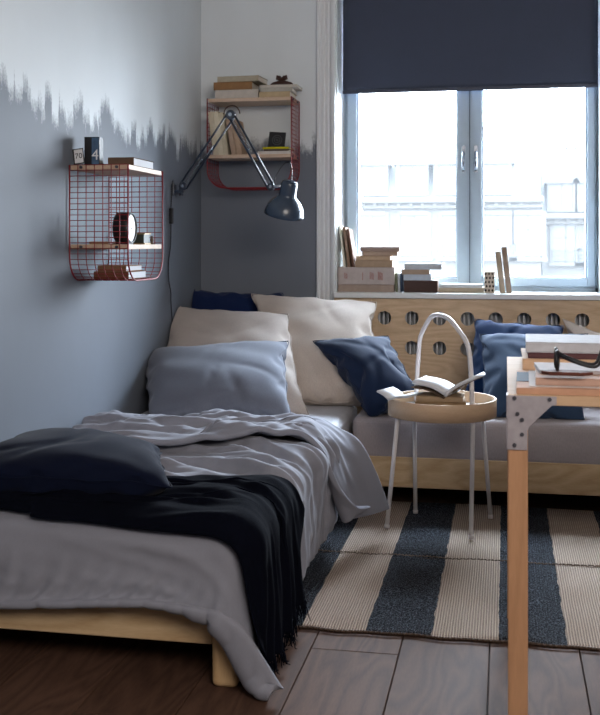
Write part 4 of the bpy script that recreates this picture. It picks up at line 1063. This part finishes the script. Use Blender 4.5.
# ------------------------------------------------------------------ side table
sc_ = Vector((-.221, 3.778, 0)); RT = .192; z0t, z1t = .408, .468
st_ = thing('side_table', 'round tray side table with tall white loop handle', 'side table', (sc_.x, sc_.y, 0))
Mx = Matrix.Translation(sc_)
MB().lathe([(RT - .007, z0t), (RT, z0t), (RT, z1t), (RT - .0015, z1t + .0015), (RT - .0055, z1t + .0015), (RT - .007, z1t), (RT - .007, z0t)], 72, Mx).build('tray_rim', M_TRAY, st_)
MB().lathe([(0, z0t + .012), (RT - .0075, z0t + .012), (RT - .0075, z0t + .022), (0, z0t + .022)], 64, Mx, False).build('tray_top', plain('white_tray_top', '#d6d6d8', .4), st_)
feet = {'FL': onZ(387, 528, .01), 'BL': onZ(415.5, 513.5, .01), 'FR': onZ(471, 539, .01), 'BR': onZ(490.5, 518.5, .01)}
offs = {'FL': (-.1625, -.065), 'BL': (-.082, .155), 'FR': (.086, -.152), 'BR': (.156, .079)}
TP = {}
for k, f in feet.items():
    la, de = offs[k]; cY, sY = math.cos(YAW), math.sin(YAW)
    TP[k] = Vector((sc_.x + cY * la - sY * de, sc_.y + sY * la + cY * de, z0t + .014))
    f2 = Vector((f.x, f.y, .018))
    MB().tube([TP[k], f2], .0078, 12).build('leg', M_WHITEMETAL, st_)
    MB().lathe([(0, 0), (.009, 0), (.0095, .010), (.008, .014), (0, .014)], 12, Matrix.Translation((f2.x, f2.y, .011))).build('foot', M_WHITEMETAL, st_)
A, B = TP['BL'], TP['FR']; A = Vector((A.x, A.y, z0t + .02)); B = Vector((B.x, B.y, z0t + .02))
def hp(f, z): return Vector((A.x + (B.x - A.x) * f, A.y + (B.y - A.y) * f, z))
ZT = .762
hpts = [hp(.03, z0t + .022), hp(.05, .52), hp(.075, .60), hp(.095, .655), hp(.14, .690), hp(.27, .742), hp(.36, .758), hp(.46, .761), hp(.56, .757), hp(.66, .742), hp(.86, .690), hp(.93, .655), hp(.96, .60), hp(.98, .52), hp(.99, z0t + .022)]
MB().tube(smooth(hpts, 6), .0082, 12).build('handle', M_WHITEMETAL, st_)
# books on the tray
zt_ = z0t + .022
def bookat(label, px0, px1, Y, z0, z1, D, hx, rz=0, pages=None, nm='book'):
    x0 = onY(px0, 390, Y).x; x1 = onY(px1, 390, Y).x
    return book(label, (x1 - x0, D, z1 - z0), flat(x0, Y, z0, rz), cov(hx), pages, name=nm)
bookat('thick brown book at the bottom of the pile on the side table', 415, 466, 3.67, zt_, zt_ + .038, .13, '8f7558', 3)
bookat('worn tan book under the open book on the side table', 416, 463, 3.675, zt_ + .038, zt_ + .056, .12, 'a38b70', -2)
def open_leaf(label, name, cx, cy, z, Lw, Rw, D, rz, liftL, liftR, cover, curve=.012, thick=.006, cat='book'):
    t = thing(name, label, cat, (cx, cy, z), (0, 0, R(rz)))
    for nm, sgn, w, lift in (('left_pages', -1, Lw, liftL), ('right_pages', 1, Rw, liftR)):
        n = 12; top = []
        for j in (0, 1):
            row = []
            for i in range(n + 1):
                f = i / n; row.append((sgn * w * f * math.cos(lift), D * (j - .5), .004 + w * f * math.sin(lift) + curve * math.sin(math.pi * min(1, f * 1.1)) * (1 - f * .4)))
            top.append(row)
        P_ = np.array(top)
        MB().grid(P_).build(nm, M_PAPER, t, world=False, solid=thick)
        Q = P_.copy(); Q[..., 2] -= thick + .001; Q[..., 0] *= 1.03
        MB().grid(Q).build('cover', cover, t, world=False, solid=.002)
    return t
ob = onY(449, 391, 3.70)
open_leaf('open book with white pages on the side table pile', 'open_book', ob.x, 3.735, zt_ + .060, .118, .125, .15, -14, R(16), R(34), cov('5a4a3e'), .010, .012)
bo = onY(399, 398, 3.68)
open_leaf('white open booklet overhanging the left rim of the tray', 'booklet', bo.x - .012, 3.69, z1t + .006, .05, .075, .12, -22, R(30), R(12), cov('c9ccd0'), .004, .002, 'booklet')

# ------------------------------------------------------------------ worktable in the foreground
TX0, TY0, TY1, TZ = .004, 2.19, 2.93, .709
tb = thing('worktable', 'wooden worktable with steel corner brackets at the right', 'table', (.7, 2.55, 0))
TX1 = 1.4
MB().box((TX0 + .001, TY0 + .004, TZ - .020), (TX1, TY1, TZ)).build('table_top', M_TOPW, tb, bevel=.0015)
for lx in (TX0 + .002, TX1 - .044):
    for ly in (TY0 + .004, TY1 - .044):
        MB().box((lx, ly, 0), (lx + .040, ly + .040, TZ - .020)).build('leg', M_LEGW, tb, bevel=.002)
MB().box((TX0 + .042, TY0 + .008, TZ - .05), (TX1 - .044, TY0 + .03, TZ - .0205)).build('apron', M_TOPW, tb) if False else None
def bracket(x, y, s, fy):
    # plate on the front face, profile in x,z
    pl = [(0, TZ - .001), (.098, TZ - .001), (.098, TZ - .018), (.088, TZ - .020), (.043, TZ - .064), (.040, TZ - .072), (.040, TZ - .112), (0, TZ - .112)]
    pts = [(x + s * a, b) for a, b in pl]
    if s < 0: pts = pts[::-1]
    Mz = Matrix(((1, 0, 0, 0), (0, 0, -1, 0), (0, 1, 0, 0), (0, 0, 0, 1)))
    b = MB().prism(pts, -(y + .003), -y, Mz)
    br = b.build('bracket', M_GALV, tb, bevel=.0006, seg=1)
    for a, z in ((.014, TZ - .006), (.084, TZ - .007), (.020, TZ - .038), (.029, TZ - .050), (.029, TZ - .080), (.014, TZ - .102)):
        o = MB().tube([(x + s * a, y + .003, z), (x + s * a, y - fy, z)], .0042, 12).build('bolt', M_BOLT, br)
bracket(TX0 + .001, TY0 + .0005, 1, .003); bracket(TX1 - .002, TY0 + .0005, -1, .003)
# side plate of the left bracket, wrapping the corner
MB().box((TX0 - .001, TY0 + .002, TZ - .112), (TX0 + .0015, TY0 + .046, TZ - .0005)).build('side_plate', M_GALV, tb)
# top edge strip
# --- things on the worktable
def tpx(px, py, z): return onZ(px, py, z)
a = tpx(516.5, 390, TZ + .014)
t = thing('portfolio', 'large tan portfolio with navy corner lying on the worktable', 'portfolio', (a.x, TY0 + .02, TZ), (0, 0, R(-1)))
MB().box((0, 0, 0), (.62, .30, .013)).build('board', cov('b98f76'), t, world=False, bevel=.001)
MB().box((-.0003, .10, .003), (.026, .26, .0142)).build('navy_tape', cov('2d4257'), t, world=False)
MB().box((.026, .02, .013), (.60, .29, .0145)).build('sheet', cov('c6bcb8'), t, world=False)
zz_ = TZ + .0145
a = tpx(536.5, 383, zz_ + .014)
t = book('pinkish tan hardback on the portfolio', (.50, .20, .016), flat(a.x, TY0 + .055, zz_, -1.5), cov('bd9c8c'))
zz_ += .016
t = book('slim grey-white notebook under the spectacle case', (.36, .15, .008), flat(tpx(537, 374, zz_).x + .005, TY0 + .12, zz_, 3), cov('b9b2b4'))
zz_ += .008
# big books at the back of the table
zb_ = TZ
xb = onY(522.5, 365, 2.62).x
book('wide cream board book at the back of the worktable', (.52, .26, .028), flat(xb, 2.63, zb_), cov('c8a88c'))
book('thick white magazine stack top book on the worktable', (.50, .24, .014), flat(xb + .014, 2.635, zb_ + .028), cov('5c4043'), pages=M_PAPER)
book('glossy white hardback on top of the back pile, worktable', (.50, .235, .026), flat(xb + .008, 2.64, zb_ + .042, -1), cov('b9bac0'), pages=M_PAPER)
# spectacle case and spectacles
cs = onZ(566, 375, zz_)
t = thing('spectacle_case', 'flat brown leather case under the black spectacles', 'case', (cs.x, cs.y, zz_))
pr = [(-.05, 0), (-.035, -.022), (.035, -.026), (.055, -.005), (.045, .02), (-.02, .03)]
MB().prism([(cs.x + x, cs.y + y + .01) for x, y in pr], zz_, zz_ + .007).build('leather', plain('brown_leather', '#5a2f24', .8), t, bevel=.002)
t = thing('spectacles', 'black folded spectacles on the brown leather case', 'spectacles', (cs.x, cs.y, zz_ + .008))
zq = zz_ + .008; g0 = cs + Vector((-.018, .0, 0))
for k in (0, 1):
    yy = g0.y - .012 + k * .05
    ring = [(g0.x + .003 * math.cos(a_), yy + .022 * math.cos(a_), zq + .023 + .020 * math.sin(a_)) for a_ in [2 * math.pi * q / 20 for q in range(21)]]
    MB().tube(ring, .003, 8, caps=False).build('lens_rim', M_BLACK, t)
    MB().tube(smooth([Vector((g0.x, yy + .02 - k * .0, zq + .034)), Vector((g0.x + .03, yy, zq + .022)), Vector((g0.x + .065, yy - .002, zq + .012)), Vector((g0.x + .082, yy - .002, zq + .016)), Vector((g0.x + .092, yy, zq + .042))]), [.0032] * 24 + [.0024], 8).build('temple', M_BLACK, t)
MB().tube([(g0.x, g0.y + .008, zq + .034), (g0.x, g0.y + .018, zq + .034)], .003, 8).build('nose_bridge', M_BLACK, t)
for o in list(bpy.data.objects):
    if o.type == 'EMPTY' and o.name.startswith('Empty'): bpy.data.objects.remove(o)
